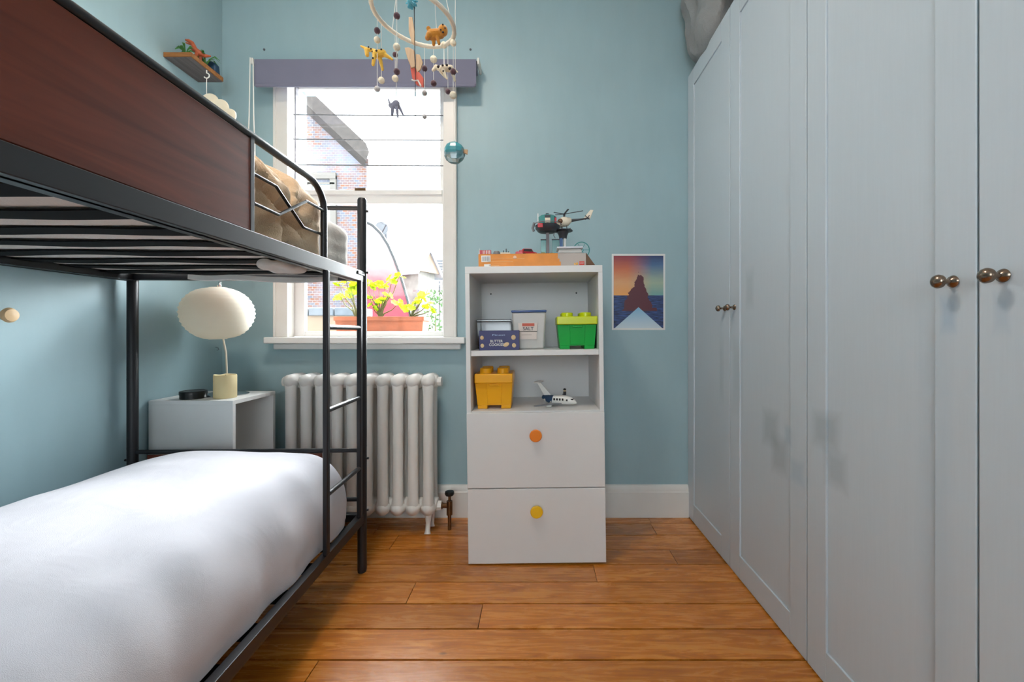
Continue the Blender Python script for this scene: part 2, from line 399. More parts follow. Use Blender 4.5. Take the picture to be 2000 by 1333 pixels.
m = MB(); m.box(-1.372, 2.354, 1.78, -1.345, 2.362, 2.38); m.box(-1.350, 2.33, 1.78, -1.334, 2.36, 2.38); m.build('sash_channel', mat('worn grey channel', '#77747a', .8, var=.4, vs=30), W)
m = MB(); m.tube([(-1.343, 2.326, 2.38), (-1.341, 2.327, 2.1), (-1.344, 2.326, 1.8)], .004, 6); m.build('sash_cord', M_cord, W)
for py in (225, 273, 323):
    z = at(0, py, 2.31).z
    MB().tube([(-1.335, 2.31, z+.003), (-1.1, 2.31, z), (-.8, 2.31, z-.002), (-.50, 2.31, z-.003)], .0035, 8).build('window_bar', M_pgrey, W)
m = MB().box(-1.0, 2.31, zl+.03, -.94, 2.322, zl+.045); m.build('sash_latch', M_brass, W)

# ------------------------------------------------------------------ roller blind
B = tag(empty('roller_blind', (0, 0, 0)), 'slate grey roller blind rolled up above the sash window', 'blind')
x0, x1 = at(497, 0, 2.18).x, at(930, 0, 2.18).x
m = MB(); m.box(x0, 2.178, 2.262, x1, 2.181, 2.40)
m.tube([(x0, 2.215, 2.375), (x1, 2.215, 2.375)], .034, 20); m.build('blind_fabric', M_blind, B)
MB().box(x0+.004, 2.173, 2.258, x1-.004, 2.186, 2.273).build('bottom_bar', M_blind, B, .003)
for x in (x0-.022, x1+.001):
    MB().box(x+.004, 2.175, 2.375, x+.016, WY, 2.408).build('bracket', M_cord, B, .004)
m = MB(); xa = x0-.012
m.tube([(xa, 2.165, 2.40), (xa-.002, 2.16, 2.1), (xa-.014, 2.16, 1.75), (xa-.006, 2.16, 1.42), (xa+.01, 2.16, 1.34), (xa+.024, 2.16, 1.42), (xa+.032, 2.163, 1.75), (xa+.018, 2.165, 2.1), (xa+.012, 2.17, 2.38)], .0028, 6)
m.build('pull_cord', M_cord, B)

# ------------------------------------------------------------------ radiator
RD = tag(empty('radiator', (0, 0, 0)), 'old cream cast iron column radiator below the window', 'radiator')
cx = [at(q, 0, 2.12).x for q in (577, 606, 635, 665, 694, 723.5, 753, 782, 811, 840)]
def section(x):
    m = MB()
    for y in (2.085, 2.165):
        m.tube([(x, y, .095), (x, y, .14), (x, y, .18), (x, y, .45), (x, y, .70), (x, y, .74), (x, y, .775)], [.018, .030, .0265, .0255, .0265, .030, .016], 14, flat=1.0)
    # top and bottom bridges
    for z, s in ((.748, 1), (.125, -1)):
        m.tube([(x, 2.052, z-.008*s), (x, 2.075, z), (x, 2.125, z+.004*s), (x, 2.175, z), (x, 2.198, z-.008*s)], [.014, .036, .034, .036, .014], 14)
        m.tube([(x-.039, 2.125, z-.005*s), (x-.03, 2.125, z-.005*s), (x, 2.125, z), (x+.03, 2.125, z-.005*s), (x+.039, 2.125, z-.005*s)], [.026, .033, .036, .033, .026], 14)
    return m
for x in cx: section(x).build('section', M_rad, RD, sharp=60)
for x in (cx[0], cx[-1]):
    for y in (2.085, 2.165): MB().tube([(x, y, .11), (x, y, .05), (x-.002, y-.004, .012), (x-.002, y-.008, 0)], [.02, .012, .012, .017], 12).build('leg', M_rad, RD)
MB().tube([(cx[0]-.06, 2.125, .743), (cx[0]-.035, 2.125, .743)], .025, 8).build('end_cap', M_rad, RD)
for z in (.743, .12): MB().tube([(cx[-1]+.035, 2.125, z), (cx[-1]+.058, 2.125, z)], .024, 8).build('end_cap', M_rad, RD)
v = MB(); vx = at(878, 0, 2.12).x
v.tube([(cx[-1]+.055, 2.125, .12), (vx, 2.12, .12)], .012, 12); v.cyl((vx-.05, 2.123, .12), (vx-.035, 2.123, .12), .018, seg=6)
v.tube([(vx, 2.12, .075), (vx, 2.12, .145)], .015, 12); v.cyl((vx, 2.12, .145), (vx, 2.12, .18), .007); v.cyl((vx, 2.12, 0), (vx, 2.12, .08), .009)
vo = v.build('radiator_valve', M_brass, RD, .001)
MB().lathe([(.005, .17), (.02, .173), (.024, .182), (.022, .192), (.01, .196)], (vx, 2.12, 0), 16).build('valve_knob', M_dark, vo)

# ------------------------------------------------------------------ bunk bed (local frame: right far post at the origin)
BED = tag(empty('bunk_bed', (-.728, 1.752, 0), (0, 0, .028)), 'black metal bunk bed with dark red wooden guard boards and a ladder', 'bunk bed')
BW = -.927; BL = -1.98
def S(px, py):
    k = (px-VX)/F; Y = .679/(-k-.028); return Vector((0, Y-1.752, 1+(HY-py)*Y/F))
def bpart(m, name, mt, **k): return m.build(name, mt, BED, **k)
for (x, y) in ((0, 0), (BW, 0), (0, BL), (BW, BL)):
    m = MB(); m.tube([(x, y, 0), (x, y, .012), (x, y, 1.54), (x, y, 1.548)], [.017, .0185, .0185, .015], 16)
    for z in (.52, .80): m.tube([(x, y, z-.0015), (x, y, z+.0015)], .0191, 16)
    p = bpart(m, 'post', M_black)
    for z in (.47, .255, 1.24, 1.495):
        b = MB(); b.cyl((x-.03 if x < -.1 else x-.0, y, z), (x+(.027 if x > -.1 else 0), y, z), .005, seg=8); b.build('bolt', M_black, p)
for x, s in ((0, 1), (BW, -1)):
    for z0, z1 in ((1.201, 1.243), (.207, .245)):
        m = MB(); m.box(x-.0125, BL, z0, x+.0125, -.012, z1); m.box(x-.0125-(.02 if s > 0 else 0), BL, z0-.0, x+(.0 if s > 0 else .0325), -.02, z0+.003)
        bpart(m, 'side_rail', M_black, bevel=.0025)
m = MB()
for z in (1.222, .226): m = MB(); m.box(BW, -.014, z-.016, 0, .014, z+.016); bpart(m, 'cross_rail', M_black, bevel=.003)
for z in (1.222, .226): m = MB(); m.box(BW, BL-.014, z-.016, 0, BL+.014, z+.016); bpart(m, 'cross_rail', M_black, bevel=.003)
for y0 in (0, BL):
    for z in (.503, 1.507, .30): bpart(MB().tube([(BW, y0, z), (0, y0, z)], .009, 10), 'end_rail', M_black)
    for z0, z1 in ((.315, .492), (1.29, 1.496)):
        bpart(MB().box(-.865, y0-.006, z0, -.165, y0+.006, z1), 'end_board', M_red_wood, bevel=.002)
for zz in (1.224, .229):
    for k in range(14):
        y = -.115-.1375*k
        m = MB(); m.soft(BW+.015, y-.033, zz-.004, -.015, y+.033, zz, (.002, .004, .0018), (30, 2, 1), lambda p, n: p+Vector((0, .004*math.sin(p.x*9+k), .002*math.sin(p.x*14+k*1.3))))
        bpart(m, 'slat', M_slat)
# guard rails
zt = 1.4815
path = [(0, BL, zt), (0, -.5, zt), (0, S(597, 0).y, zt), (0, S(609, 0).y, zt-.001), (0, S(619, 0).y, zt-.012), (0, S(626, 0).y, zt-.028), (0, S(631, 0).y, zt-.05), (0, S(632.5, 0).y, zt-.075), (0, S(632.5, 0).y, 1.235)]
bpart(MB().tube(path, .0105, 12), 'guard_rail', M_black)
pathL = [(BW, BL, zt), (BW, -.45, zt), (BW, -.40, zt-.02), (BW, -.37, zt-.06), (BW, -.37, 1.235)]
bpart(MB().tube(pathL, .0105, 12), 'guard_rail', M_black)
for px in (487,): bpart(MB().box(-.008, S(px, 0).y-.008, 1.24, .008, S(px, 0).y+.008, zt), 'guard_upright', M_black, bevel=.002)
m = MB(); m.box(-.007, BL+.03, 1.245, .007, S(484, 0).y, zt-.011); bpart(m, 'guard_board', M_red_wood, bevel=.002)
def zig(pts): return [(x, p.y, p.z) for x, p in pts]
A_ = [S(491, 336), S(541, 363.6), S(565, 400), S(594, 444), S(630, 458)]; B_ = [S(491, 396), S(542, 419.5), S(597, 393), S(630, 411.6)]
for P_, x in ((A_, -.003), (B_, .003)):
    pts = []
    for i in range(len(P_)-1): pts += [P_[i].lerp(P_[i+1], t) for t in (0.02, .5, .98)]
    bpart(MB().tube([(x, p.y, p.z) for p in pts], .0045, 8), 'guard_rod', M_black)
# ladder
y1, y2 = S(632, 0).y, S(698, 0).y
for y in (y1, y2): bpart(MB().box(.000, y-.010, .245 if y == y1 else .0+.245, .018, y+.010, 1.203), 'ladder_rail', M_black, bevel=.004)
for z in (S(668, 640).z, S(695, 778).z+.0, S(695, 917).z):
    bpart(MB().tube([(.009, y1, z), (.009, y2, z)], .0085, 10), 'rung', M_black)
bpart(MB().box(.001, y2-.03, 1.225, .016, y2+.035, 1.238), 'hook_bracket', M_black, bevel=.001)

def BT(o): o.location = BED.location; o.rotation_euler = BED.rotation_euler; return o
# lower duvet
def d1(p, n):
    q = p*2.2; f = noise.noise(Vector((q.x*1.3, q.y*.7, q.z)))*.016+noise.noise(Vector((p.x*7, p.y*4, p.z*5)))*.006
    side = max(0, (p.x+.24)/.24) if p.x > -.24 else 0
    f += side*.012*noise.noise(Vector((p.y*9, p.z*3, 2)))+.007*(1-abs(noise.noise(Vector((p.x*3+p.y*1.5, p.y*3.2, 5)))*2.6))*max(0, noise.noise(p*1.7)+.35)
    p = p+n*f
    if p.x < -.60: p.z -= .10*((-.60-p.x)/.35)**2*max(0, (p.z-.3)/.25)
    if p.x > -.30 and p.z > .3: p.z -= .035*((p.x+.30)/.3)**2
    p.z += .016*math.exp(-((p.x+.55)/.25)**2)*(1 if p.z > .4 else 0)*(1 if p.y < -.1 else .5)
    p.z = max(p.z, .248); p.x = min(p.x, -.002); return p
m = MB(); m.soft(BW-.02, BL+.03, .06, -.008, -.035, .525, (.15, .12, .19), (70, 140, 34), d1)
o = BT(m.build('duvet', M_duvet)); tag(o, 'plain white duvet spread over the lower bunk', 'duvet')
# upper mattress, sheet, quilt, pillow
def d2(p, n):
    p = p+n*(noise.noise(p*6)*.003+(0.0008*math.sin(p.z*130+p.y*6+noise.noise(p*4)*4) if n.x > .6 or n.y > .6 else 0)); p.z = max(p.z, 1.2275)
    if p.y < -.335: p.x = min(p.x, -.105); p.z = min(p.z, 1.375)
    return p
o = BT(MB().soft(BW+.02, BL+.04, 1.20, -.036, -.030, 1.412, (.035, .035, .035), (40, 70, 24), d2).build('mattress', M_matt)); tag(o, 'pale mattress in a creased sheet on the upper bunk', 'mattress')
CRS = [(S(576, 418), S(566, 480), .040), (S(576, 418), S(538, 372), .032), (S(538, 372), S(492, 340), .022), (S(576, 418), S(602, 458), .030), (S(576, 418), S(600, 350), .020), (S(576, 418), S(500, 470), .018), (S(566, 480), S(600, 500), .02), (S(560, 330), S(600, 400), .02), (S(602, 458), S(625, 430), .018)]
def crease(p):
    t = 0
    for a, b, dp in CRS:
        ax, az, bx, bz = a.y, a.z, b.y, b.z; L = (bx-ax)**2+(bz-az)**2
        u = min(1, max(0, ((p.y-ax)*(bx-ax)+(p.z-az)*(bz-az))/L)); d = math.hypot(p.y-ax-u*(bx-ax), p.z-az-u*(bz-az))
        t = max(t, 1.3*dp*math.exp(-(d/.019)**2))
    return t
def d3(p, n):
    d = Vector((p.x, p.y*.9+p.z*.5, p.z*.8)); wv = noise.noise(d*5)*1.6
    rdg = abs(noise.noise(Vector((p.x*3, p.y*7+wv, p.z*6+wv*.7)))); c = S(575, 415)
    ang = math.atan2(p.z-c.z, (p.y-c.y)*.8); rad = math.hypot(p.z-c.z, p.y-c.y)
    st = .012*math.cos(ang*7+wv*1.2)*min(1, rad/.05)*math.exp(-rad*3.5)
    p = p+n*((.42-rdg)*.06+.012-crease(p)+st*.8+.009*math.sin(p.y*70+p.z*55+wv*3)*max(0, noise.noise(p*4+Vector((3, 1, 2)))+.2)); p.z = max(p.z, 1.240); p.x = min(p.x, -.013+.3*min(0, p.x+.013)); return p
o = BT(MB().soft(-.80, -1.45, 1.13, -.036, -.300, 1.49, (.16, .05, .12), (60, 230, 60), d3).build('quilt', M_beige)); tag(o, 'bunched beige quilt heaped behind the upper guard rail', 'quilt')
o = BT(MB().soft(-.78, -.80, 1.42, -.12, -.36, 1.525, (.12, .16, .045), (30, 30, 10), lambda p, n: p+n*noise.noise(p*7)*.012).build('pillow', M_pillow)); tag(o, 'white pillow lying behind the beige quilt on the upper bunk', 'pillow')
def d4(p, n): return p+Vector((0, noise.noise(p*8)*.01, .013*noise.noise(Vector((p.x*6, 1, 2)))-.012*math.exp(-((p.x+.25)/.2)**2)))
o = BT(MB().soft(-.66, -.06, 1.203, -.08, -.045, 1.225, (.004, .004, .004), (40, 2, 8), d4).build('bed_sheet', M_pillow)); tag(o, 'white sheet edge sagging below the far end of upper bunk', 'sheet')
def d5(p, n): return p+n*noise.noise(p*22)*.012
o = BT(MB().soft(-.17, -.44, 1.190, -.05, -.31, 1.226, (.04, .05, .017), (20, 24, 8), d5).build('blanket_corner', M_matt)); tag(o, 'grey blanket corner hanging down between the upper slats', 'blanket')

# ------------------------------------------------------------------ left corner: nightstand and what stands on it
nx0, nx1, ny0, ny1, nz = -1.688, -1.322, 1.832, 2.13, .6955
N = tag(empty('nightstand', (nx0, ny0, 0)), 'white open-sided cube cabinet in the corner beneath the paper lamp', 'nightstand')
t_ = .018; wd, dp = nx1-nx0, ny1-ny0
m = MB(); m.box(0, 0, nz-t_, wd, dp, nz); m.build('top_panel', M_white, N, .001)
MB().box(0, 0, .35, wd, t_, nz-t_).build('side_panel', M_white, N, .001); MB().box(0, dp-t_, .35, wd, dp, nz-t_).build('side_panel', M_white, N, .001)
MB().box(0, t_, .35, t_, dp-t_, nz-t_).build('back_panel', M_white, N); MB().box(0, 0, .332, wd, dp, .35).build('bottom_panel', M_white, N, .001)
MB().box(0, 0, 0, wd, dp, .332).build('plinth', M_white, N, .001)
lx, ly = (426-VX)/F*1.97, 1.97
LP = tag(empty('paper_lamp', (lx, ly, nz)), 'white oval rice paper table lamp on the nightstand', 'lamp')
zc = at(0, 612, 1.97).z-nz; pr = []
nn = 36
for i in range(nn+1):
    a = -PI/2+PI*i/nn; e = .93+.07*abs(math.sin(i*PI/2)); e = 1.0 if i % 2 == 0 else .965
    pr.append((max(.035,   .147*math.cos(a)**.82*e) if 0 < i < nn else .035, zc+.121*math.sin(a)))
m = MB(); m.lathe(pr, (0, 0, 0), 64)
for v_ in m.bm.verts:
    k = noise.noise(v_.co*9); v_.co.x *= 1+.02*k; v_.co.y *= 1+.02*k; v_.co.z += .004*noise.noise(v_.co*14+Vector((4, 0, 0)))
m.build('lamp_shade', M_paper, LP, sharp=180)
m = MB(); m.tube([(.03, .02, .012), (.028, .012, .2), (.0, 0, zc), (.0, 0, zc+.13)], .004, 8); m.build('stem', M_cream, LP)
MB().lathe([(.003, zc+.12), (.007, zc+.125), (.005, zc+.135), (.006, zc+.145), (.001, zc+.15)], (0.008, 0, 0), 12).build('finial', M_chrome, LP)
MB().lathe([(.088, 0), (.088, .004), (.07, .012), (.03, .02), (.008, .024)], (.02, .03, 0), 32).build('lamp_base', M_chrome, LP)
CD = tag(empty('candle', (*at(440, 777, 1.915).xy, nz)), 'thick cream pillar candle beside the black tin', 'candle')
m = MB(); pr = [(.043, 0), (.0445, .003), (.0445, .10), (.043, .105), (.038, .104), (.032, .097), (.01, .094)]
m.lathe(pr, (0, 0, 0), 36)
for v_ in m.bm.verts:
    if v_.co.z > .09: v_.co.z += .005*noise.noise(Vector((v_.co.x*30, v_.co.y*30, 1)))
m.build('wax', M_wax, CD); MB().tube([(0, 0, .094), (.001, .001, .104)], .0012, 6).build('wick', M_dark, CD)
TN = tag(empty('round_tin', (*at(378, 778, 1.90).xy, nz)), 'low round black lidded tin at the nightstand edge', 'tin')
MB().lathe([(.048, 0), (.05, .002), (.05, .018)], (0, 0, 0), 32).build('tin_body', M_dark, TN)
MB().lathe([(.0515, .018), (.0515, .031), (.05, .034), (.044, .034), (.042, .032)], (0, 0, 0), 32).build('tin_lid', M_dark, TN)

# wall bits on the left
SH = tag(empty('wall_shelf', (LX, 1.915, 2.243)), 'small reclaimed wood shelf high on the left wall', 'shelf')
MB().box(0, 0, 0, .128, .195, .020).build('shelf_board', wood('rough wood', '#7a4c24', '#a9713a', 'X', .7, 4), SH, .001)
m = MB(); m.box(.004, .002, -.0035, .124, .193, -.0005); m.build('underside', wood('dark grey wood', '#4a4444', '#6b6364', 'Y', .7, 4), SH)  # thin slab, darker and greyer than the board above
zt_ = 2.263
DN = tag(empty('toy_dinosaur', (-1.612, 1.99, zt_)), 'rust brown toy dinosaur with open jaws on the wall shelf', 'toy dinosaur')
m = MB(); m.tube([(.05, .03, .05), (.03, .02, .045), (.012, .008, .05), (-.004, 0, .062), (-.01, 0, .085)], [.003, .008, .014, .013, .008], 10)
m.tube([(-.008, 0, .075), (-.014, -.002, .09), (-.028, -.004, .10), (-.042, -.006, .103)], [.008, .010, .008, .004], 10); m.tube([(-.016, -.002, .085), (-.03, -.004, .087), (-.04, -.006, .090)], [.006, .004, .003], 8)
for s in (-1, 1):
    m.tube([(.01, .008+s*.01, .045), (.004, .008+s*.014, .022), (.012, .008+s*.014, .002), (-.002, .006+s*.014, .001)], [.008, .006, .004, .004], 8)
    m.tube([(-.004, s*.009, .065), (-.014, s*.01, .058), (-.018, s*.01, .062)], [.004, .003, .002], 6)
m.build('dinosaur_body', M_dino, DN)
def toy_plant(loc, n, h, label, name='toy_plant'):
    P = tag(empty(name, loc), label, 'toy plant'); m = MB()
    for i in range(n):
        a = 2*PI*i/n+R.random(); l = h*R.uniform(.7, 1.1); d = Vector((math.cos(a), math.sin(a), 0))
        m.tube([(0, 0, .004), d*l*.25+Vector((0, 0, l*.7)), d*l*.6+Vector((0, 0, l*.95)), d*l*.95+Vector((0, 0, l*.7))], [.002, .0035, .006, .001], 6, flat=.25)
    m.build('leaves', M_pgreen, P); MB().lathe([(.016, 0), (.018, .004), (.008, .01)], (0, 0, 0), 10).build('plant_base', M_pdark, P)
toy_plant((-1.625, 1.95, zt_), 9, .05, 'small green toy plant in front of the toy dinosaur')
toy_plant((-1.595, 2.03, zt_), 9, .06, 'taller green toy plant behind the toy dinosaur')
m = MB(); m.prism([(0, 0), (.05, 0), (.045, .05), (.02, .06), (.003, .045)], 0, .035, 'Y'); o = m.build('toy_rock', mat('blue toy rock', '#23415c', .5), None, .006)
o.location = (-1.625, 2.065, zt_); tag(o, 'dark blue toy rock at the far end of the wall shelf', 'toy rock')
CL = tag(empty('cloud_ornament', (-1.575, 2.01, 2.2395)), 'white felt cloud hanging by a cord from the wall shelf', 'cloud ornament')
m = MB(); m.tube([(.0, 0, 0)]+[(.013*math.sin(a), 0, -.014-.012*(1-math.cos(a))*1.0+.0) for a in [x*PI/6 for x in range(0, 9)]], .0026, 8); m.build('hook', M_cord, CL)
m = MB(); m.tube([(0, 0, -.038), (0, 0, -.125)], .0015, 6); m.build('cord', M_cord, CL)
m = MB()
for x, z, r in ((0, -.19, .045), (.05, -.215, .042), (.095, -.25, .032), (-.045, -.22, .042), (0, -.235, .045), (.05, -.25, .035)): m.sph((x+.015, 0, z+.035), (r, .014, r), 20, 10)
m.build('cloud', F_cream, CL, remesh=.003)
o = MB().lathe([(.010, .0), (.010, .012), (.020, .016), (.024, .024), (.019, .033), (.004, .036)], (LX, 1.338, at(0, 616, 1.338).z), 24, 'X').build('wall_peg', mat('pale wood', '#d9b78a', .5)); o.data.transform(Matrix.Identity(4))
for v_ in o.data.vertices: v_.co.x = LX-(v_.co.x-LX)
tag(o, 'round pale wooden peg on the left wall beside the lower bunk', 'wall peg')
h = tag(empty('wall_hook', (LX, 2.226, at(0, 681, 2.226).z)), 'tiny metal hook on the left wall under the paper lamp', 'hook')
MB().tube([(0, 0, .006), (.012, 0, .004), (.016, 0, -.006), (.008, 0, -.010)], .0025, 8).build('hook_wire', M_chrome, h)
for (px, py, s_) in ((919, 97, 'right'), (516, 97, 'left')):
    q = at(px, py, 2.272); o = MB().cyl(q+Vector((0, .0, 0)), q-Vector((0, .002, 0)), .006, seg=10).build('wall_plug', M_slate); tag(o, 'dark filled screw hole above the %s end of the blind' % s_, 'wall plug')

# ------------------------------------------------------------------ storage unit
UX, UY = at(915, 0, 1.817).x, 1.817; LEAN = -.0122
UM = Matrix.Translation((UX, UY, 0)) @ Matrix.Rotation(LEAN, 4, 'Y')
def U(x, y, z): return UM @ Vector((x, y, z))
UN = tag(empty('storage_unit', (UX, UY, 0), (0, LEAN, 0)), 'white shelf unit with two open shelves and two lower drawers', 'storage unit')
UW, UD, UH = .592, .40, 1.275; t_ = .019
for x in (0, UW-t_): MB().box(x, 0, .004, x+t_, UD, UH-.03).build('side_panel', M_unit, UN, .0015)
MB().box(0, 0, UH-.03, UW, UD, UH).build('top_panel', M_unit, UN, .0015)
m = MB(); m.box(t_, UD-.012, .01, UW-t_, UD-.004, UH-.03); bk = m.build('back_panel', M_unit, UN)
for x in (.068, UW-.078): MB().cyl((x, UD-.0125, 1.19), (x, UD-.011, 1.19), .0045, seg=10).build('screw_hole', M_dark, bk)
MB().box(t_, .012, .888, UW-t_, UD-.012, .912).build('shelf', M_unit, UN, .0015); MB().box(t_, .006, .63, UW-t_, UD-.012, .650).build('shelf', M_unit, UN, .001)
MB().box(t_, .03, .004, UW-t_, UD-.012, .022).build('bottom_panel', M_unit, UN, .001)
for z0, z1, zk, mk in ((.326, .646, .553, M_orange), (.004, .322, .232, M_yellow)):
    d = MB().box(.002, -.018, z0, UW-.002, -.001, z1).build('drawer_front', M_unit, UN, .002)
    MB().lathe([(.008, .018), (.010, .03), (.024, .033), (.026, .037), (.026, .044), (.023, .047), (.004, .0475)], (.296, 0, zk), 28, 'Y').build('knob', mk, d)
def on_unit(name, X, Y, z, label, cat, rz=0.0):     # X,Y world, z shelf height in the unit's frame
    o = empty(name, U(X-UX-LEAN*z, Y-UY, z), (0, LEAN, rz)); return tag(o, label, cat)
S1, S2 = .9125, .6505
# cookie box
K = on_unit('cookie_box', -.255, 1.85, S1, 'navy butter cookie box in front of the clear tub', 'box')
MB().box(0, 0, 0, .175, .045, .086).build('carton', M_navy, K, .001)
text('lettering', 'BUTTER\nCOOKIES', .0155, (.075, -.0005, .031), (PI/2, 0, 0), M_pwhite, K)
text('lettering', 'Finest', .011, (.085, -.0005, .066), (PI/2, 0, 0), mat('pale blue ink', '#9db0d8', .5), K, sx=2.2)
for (x, z, r_, a) in ((.012, .055, .009, 0), (.013, .020, .009, 0), (.150, .055, .011, 0), (.118, .024, .009, .5), (.152, .02, .010, .4)):
    MB().sph((0, 0, 0), (r_*(1.5 if a == .5 else .9), .0016, r_), 14, 8).xf(Matrix.Translation((x, 0, z)) @ Matrix.Rotation(-a, 4, 'Y')).build('cookie_picture', M_tan, K)
T = on_unit('clear_tub', -.277, 1.965, S1, 'clear plastic tub behind the navy cookie box', 'tub')
m = MB(); m.hexa([(0, 0, 0), (.15, 0, 0), (.15, .13, 0), (0, .13, 0)], [(-.004, -.004, .13), (.154, -.004, .13), (.154, .134, .13), (-.004, .134, .13)]); m.build('tub_body', M_clear, T, .006)
MB().box(-.006, -.006, .127, .156, .136, .139).build('tub_lid', M_clear, T, .004); MB().box(.01, .005, .01, .14, .12, .06).build('contents', mat('brown card', '#7a5a44', .8), T, .004)
# salt tub
K = on_unit('salt_tub', -.116, 1.90, S1, 'tall frosted tub labelled salt with a blue lid', 'tub')
m = MB(); m.hexa([(.012, 0, 0), (.146, 0, 0), (.146, .12, 0), (.012, .12, 0)], [(.002, -.004, .167), (.156, -.004, .167), (.156, .124, .167), (.002, .124, .167)]); m.build('tub_body', M_frost, K, .008)
MB().box(-.001, -.007, .166, .159, .127, .176).build('tub_lid', M_blue, K, .004)
MB().hexa([(.035, -.0058, .045), (.112, -.0058, .045), (.112, -.004, .045), (.035, -.004, .045)], [(.03, -.0068, .118), (.118, -.0068, .118), (.118, -.003, .118), (.03, -.003, .118)]).build('paper_label', mat('label paper', '#d8ccc4', .6), K)
MB().box(.048, -.0075, .104, .103, -.0065, .117).build('red_band', mat('red band', '#c8604e', .6), K)
text('lettering', 'SALT', .021, (.075, -.0075, .092), (PI/2, 0, 0), mat('navy ink', '#26304e', .6), K, sx=1.05)
MB().box(.033, -.0075, .079, .115, -.0066, .0815).build('label_rule', M_ink, K)
MB().box(.045, -.0072, .064, .09, -.0062, .0665).build('label_rule', M_paperbox, K)
MB().box(.02, .01, .004, .14, .11, .05).build('contents', mat('salt crystals', '#cbb59b', .8), K, .01)
# brick tubs
def brick_tub(name, X, Y, z, mb, ml, label, w_=.150, lid=.175, d=.15, hb=.112, hl=.038, hs=.022, rz=0):
    K = on_unit(name, X, Y, z, label, 'storage tub', rz); o = (lid-w_)/2
    m = MB(); t = .006; e = .010
    ox0, ox1 = o, o+w_; A = lambda x0, y0, x1, y1, z: [(x0, y0, z), (x1, y0, z), (x1, y1, z), (x0, y1, z)]
    nb = .015
    # body with arched notch at the bottom front
    for s0, s1 in ((ox0, ox0+w_*.29), (ox1-w_*.29, ox1)): m.hexa(A(s0, .012, s1, d, 0), A(s0-(e*.15 if s0 == ox0 else 0), .0105, s1+(e*.15 if s1 == ox1 else 0), d, nb))
    m.hexa(A(ox0-.0015, .0105, ox1+.0015, d, nb), A(ox0-e, 0.002, ox1+e, d+.006, hb))
    b = m.build('tub_body', mb, K, .002)
    MB().hexa(A(ox0+w_*.30, .0085, ox0+w_*.72, .012, .02), A(ox0+w_*.28, -.001, ox0+w_*.74, .004, hb)).build('front_panel', mb, b, .003)
    MB().box(ox0+w_*.36, -.006, hb-.012, ox0+w_*.66, 0, hb-.004).build('handle', mb, b, .003)
    l = MB().box(0, -.010, hb, lid, d+.012, hb+hl).build('tub_lid', ml, K, .004)
    for x in (.27, .73):
        for y in (.26, .74):
            cx_, cy_ = lid*x, -.01+(d+.022)*y
            MB().lathe([(.026, hb+hl-.001), (.026, hb+hl+hs-.003), (.023, hb+hl+hs), (.002, hb+hl+hs)], (cx_, cy_, 0), 24).build('stud', ml, l)
    return K
brick_tub('brick_tub', .086, 1.858, S1, M_green, M_lime, 'green brick-shaped tub with a lime lid on upper shelf', .152, .178, .16, .108, .036, .018)
brick_tub('brick_tub', -.2765, 1.868, S2, M_amber, M_amber, 'all yellow brick-shaped tub on the lower shelf', .146, .168, .15, .115, .042, .024)

# toy airplane
P = on_unit('toy_airplane', .095, 1.93, S2, 'white and navy toy passenger jet on the lower shelf', 'toy airplane', rz=-.30)
m = MB(); m.tube([(.085, 0, .016), (.075, 0, .020), (.055, 0, .026), (.02, 0, .029), (-.03, 0, .028), (-.06, 0, .034), (-.075, 0, .038)], [.003, .011, .018, .021, .020, .014, .006], 14); m.build('fuselage', M_pwhite, P)
m = MB(); m.prism([(.02, -.015), (-.02, -.015), (-.085, -.105), (-.072, -.108)], .012, .016, 'Z'); m.build('wing', M_pgrey, P, .001)
m = MB(); m.prism([(.02, .015), (-.02, .015), (-.085, .105), (-.072, .108)], .012, .016, 'Z'); m.build('wing', M_pwhite, P, .001)
m = MB(); m.prism([(-.030, .044), (-.065, .044), (-.102, .108), (-.085, .108)], -.003, .003, 'Y'); m.build('tail_fin', M_pwhite, P, .001)
m = MB(); m.prism([(-.08, -.035), (-.08, .035), (-.105, .042), (-.112, 0), (-.105, -.042)], .106, .110, 'Z'); m.build('tail_plane', M_pwhite, P, .001)
m = MB(); m.tube([(-.025, 0, .0285), (-.05, 0, .033), (-.076, 0, .040)], [.0208, .0175, .008], 14); m.build('navy_band', mat('navy plastic', '#1f3d5c', .35), P)
m = MB()
for k in range(4): m.box(-.018+k*.013, -.0215, .028, -.010+k*.013, -.019, .038)
m.box(.040, -.020, .026, .048, -.016, .034); m.build('windows', M_dark, P, .001)
MB().box(.056, -.014, .030, .072, .014, .036).build('windscreen', M_dark, P, .003)
MB().box(-.045, -.05, .0, -.02, -.03, .013).build('engine', M_pwhite, P, .004); MB().box(-.045, .03, .0, -.02, .05, .013).build('engine', M_pwhite, P, .004)
Fg = tag(empty('toy_figure', U(.112-UX-LEAN*S2+.012, 1.925-UY, S2+.0495), (0, 0, .4)), 'tiny dark toy figure sitting on top of the toy jet', 'toy figure')
m = MB(); m.box(-.006, -.004, 0, .006, .012, .005); m.box(-.006, -.004, .004, .006, .004, .017); m.build('figure_body', M_pdark, Fg, .001)
MB().lathe([(.004, .017), (.0055, .018), (.0055, .025), (.004, .026)], (0, 0, 0), 12).build('head', M_tan, Fg); MB().sph((0, .0005, .026), (.007, .007, .005), 12, 8).build('hair', M_dark, Fg)

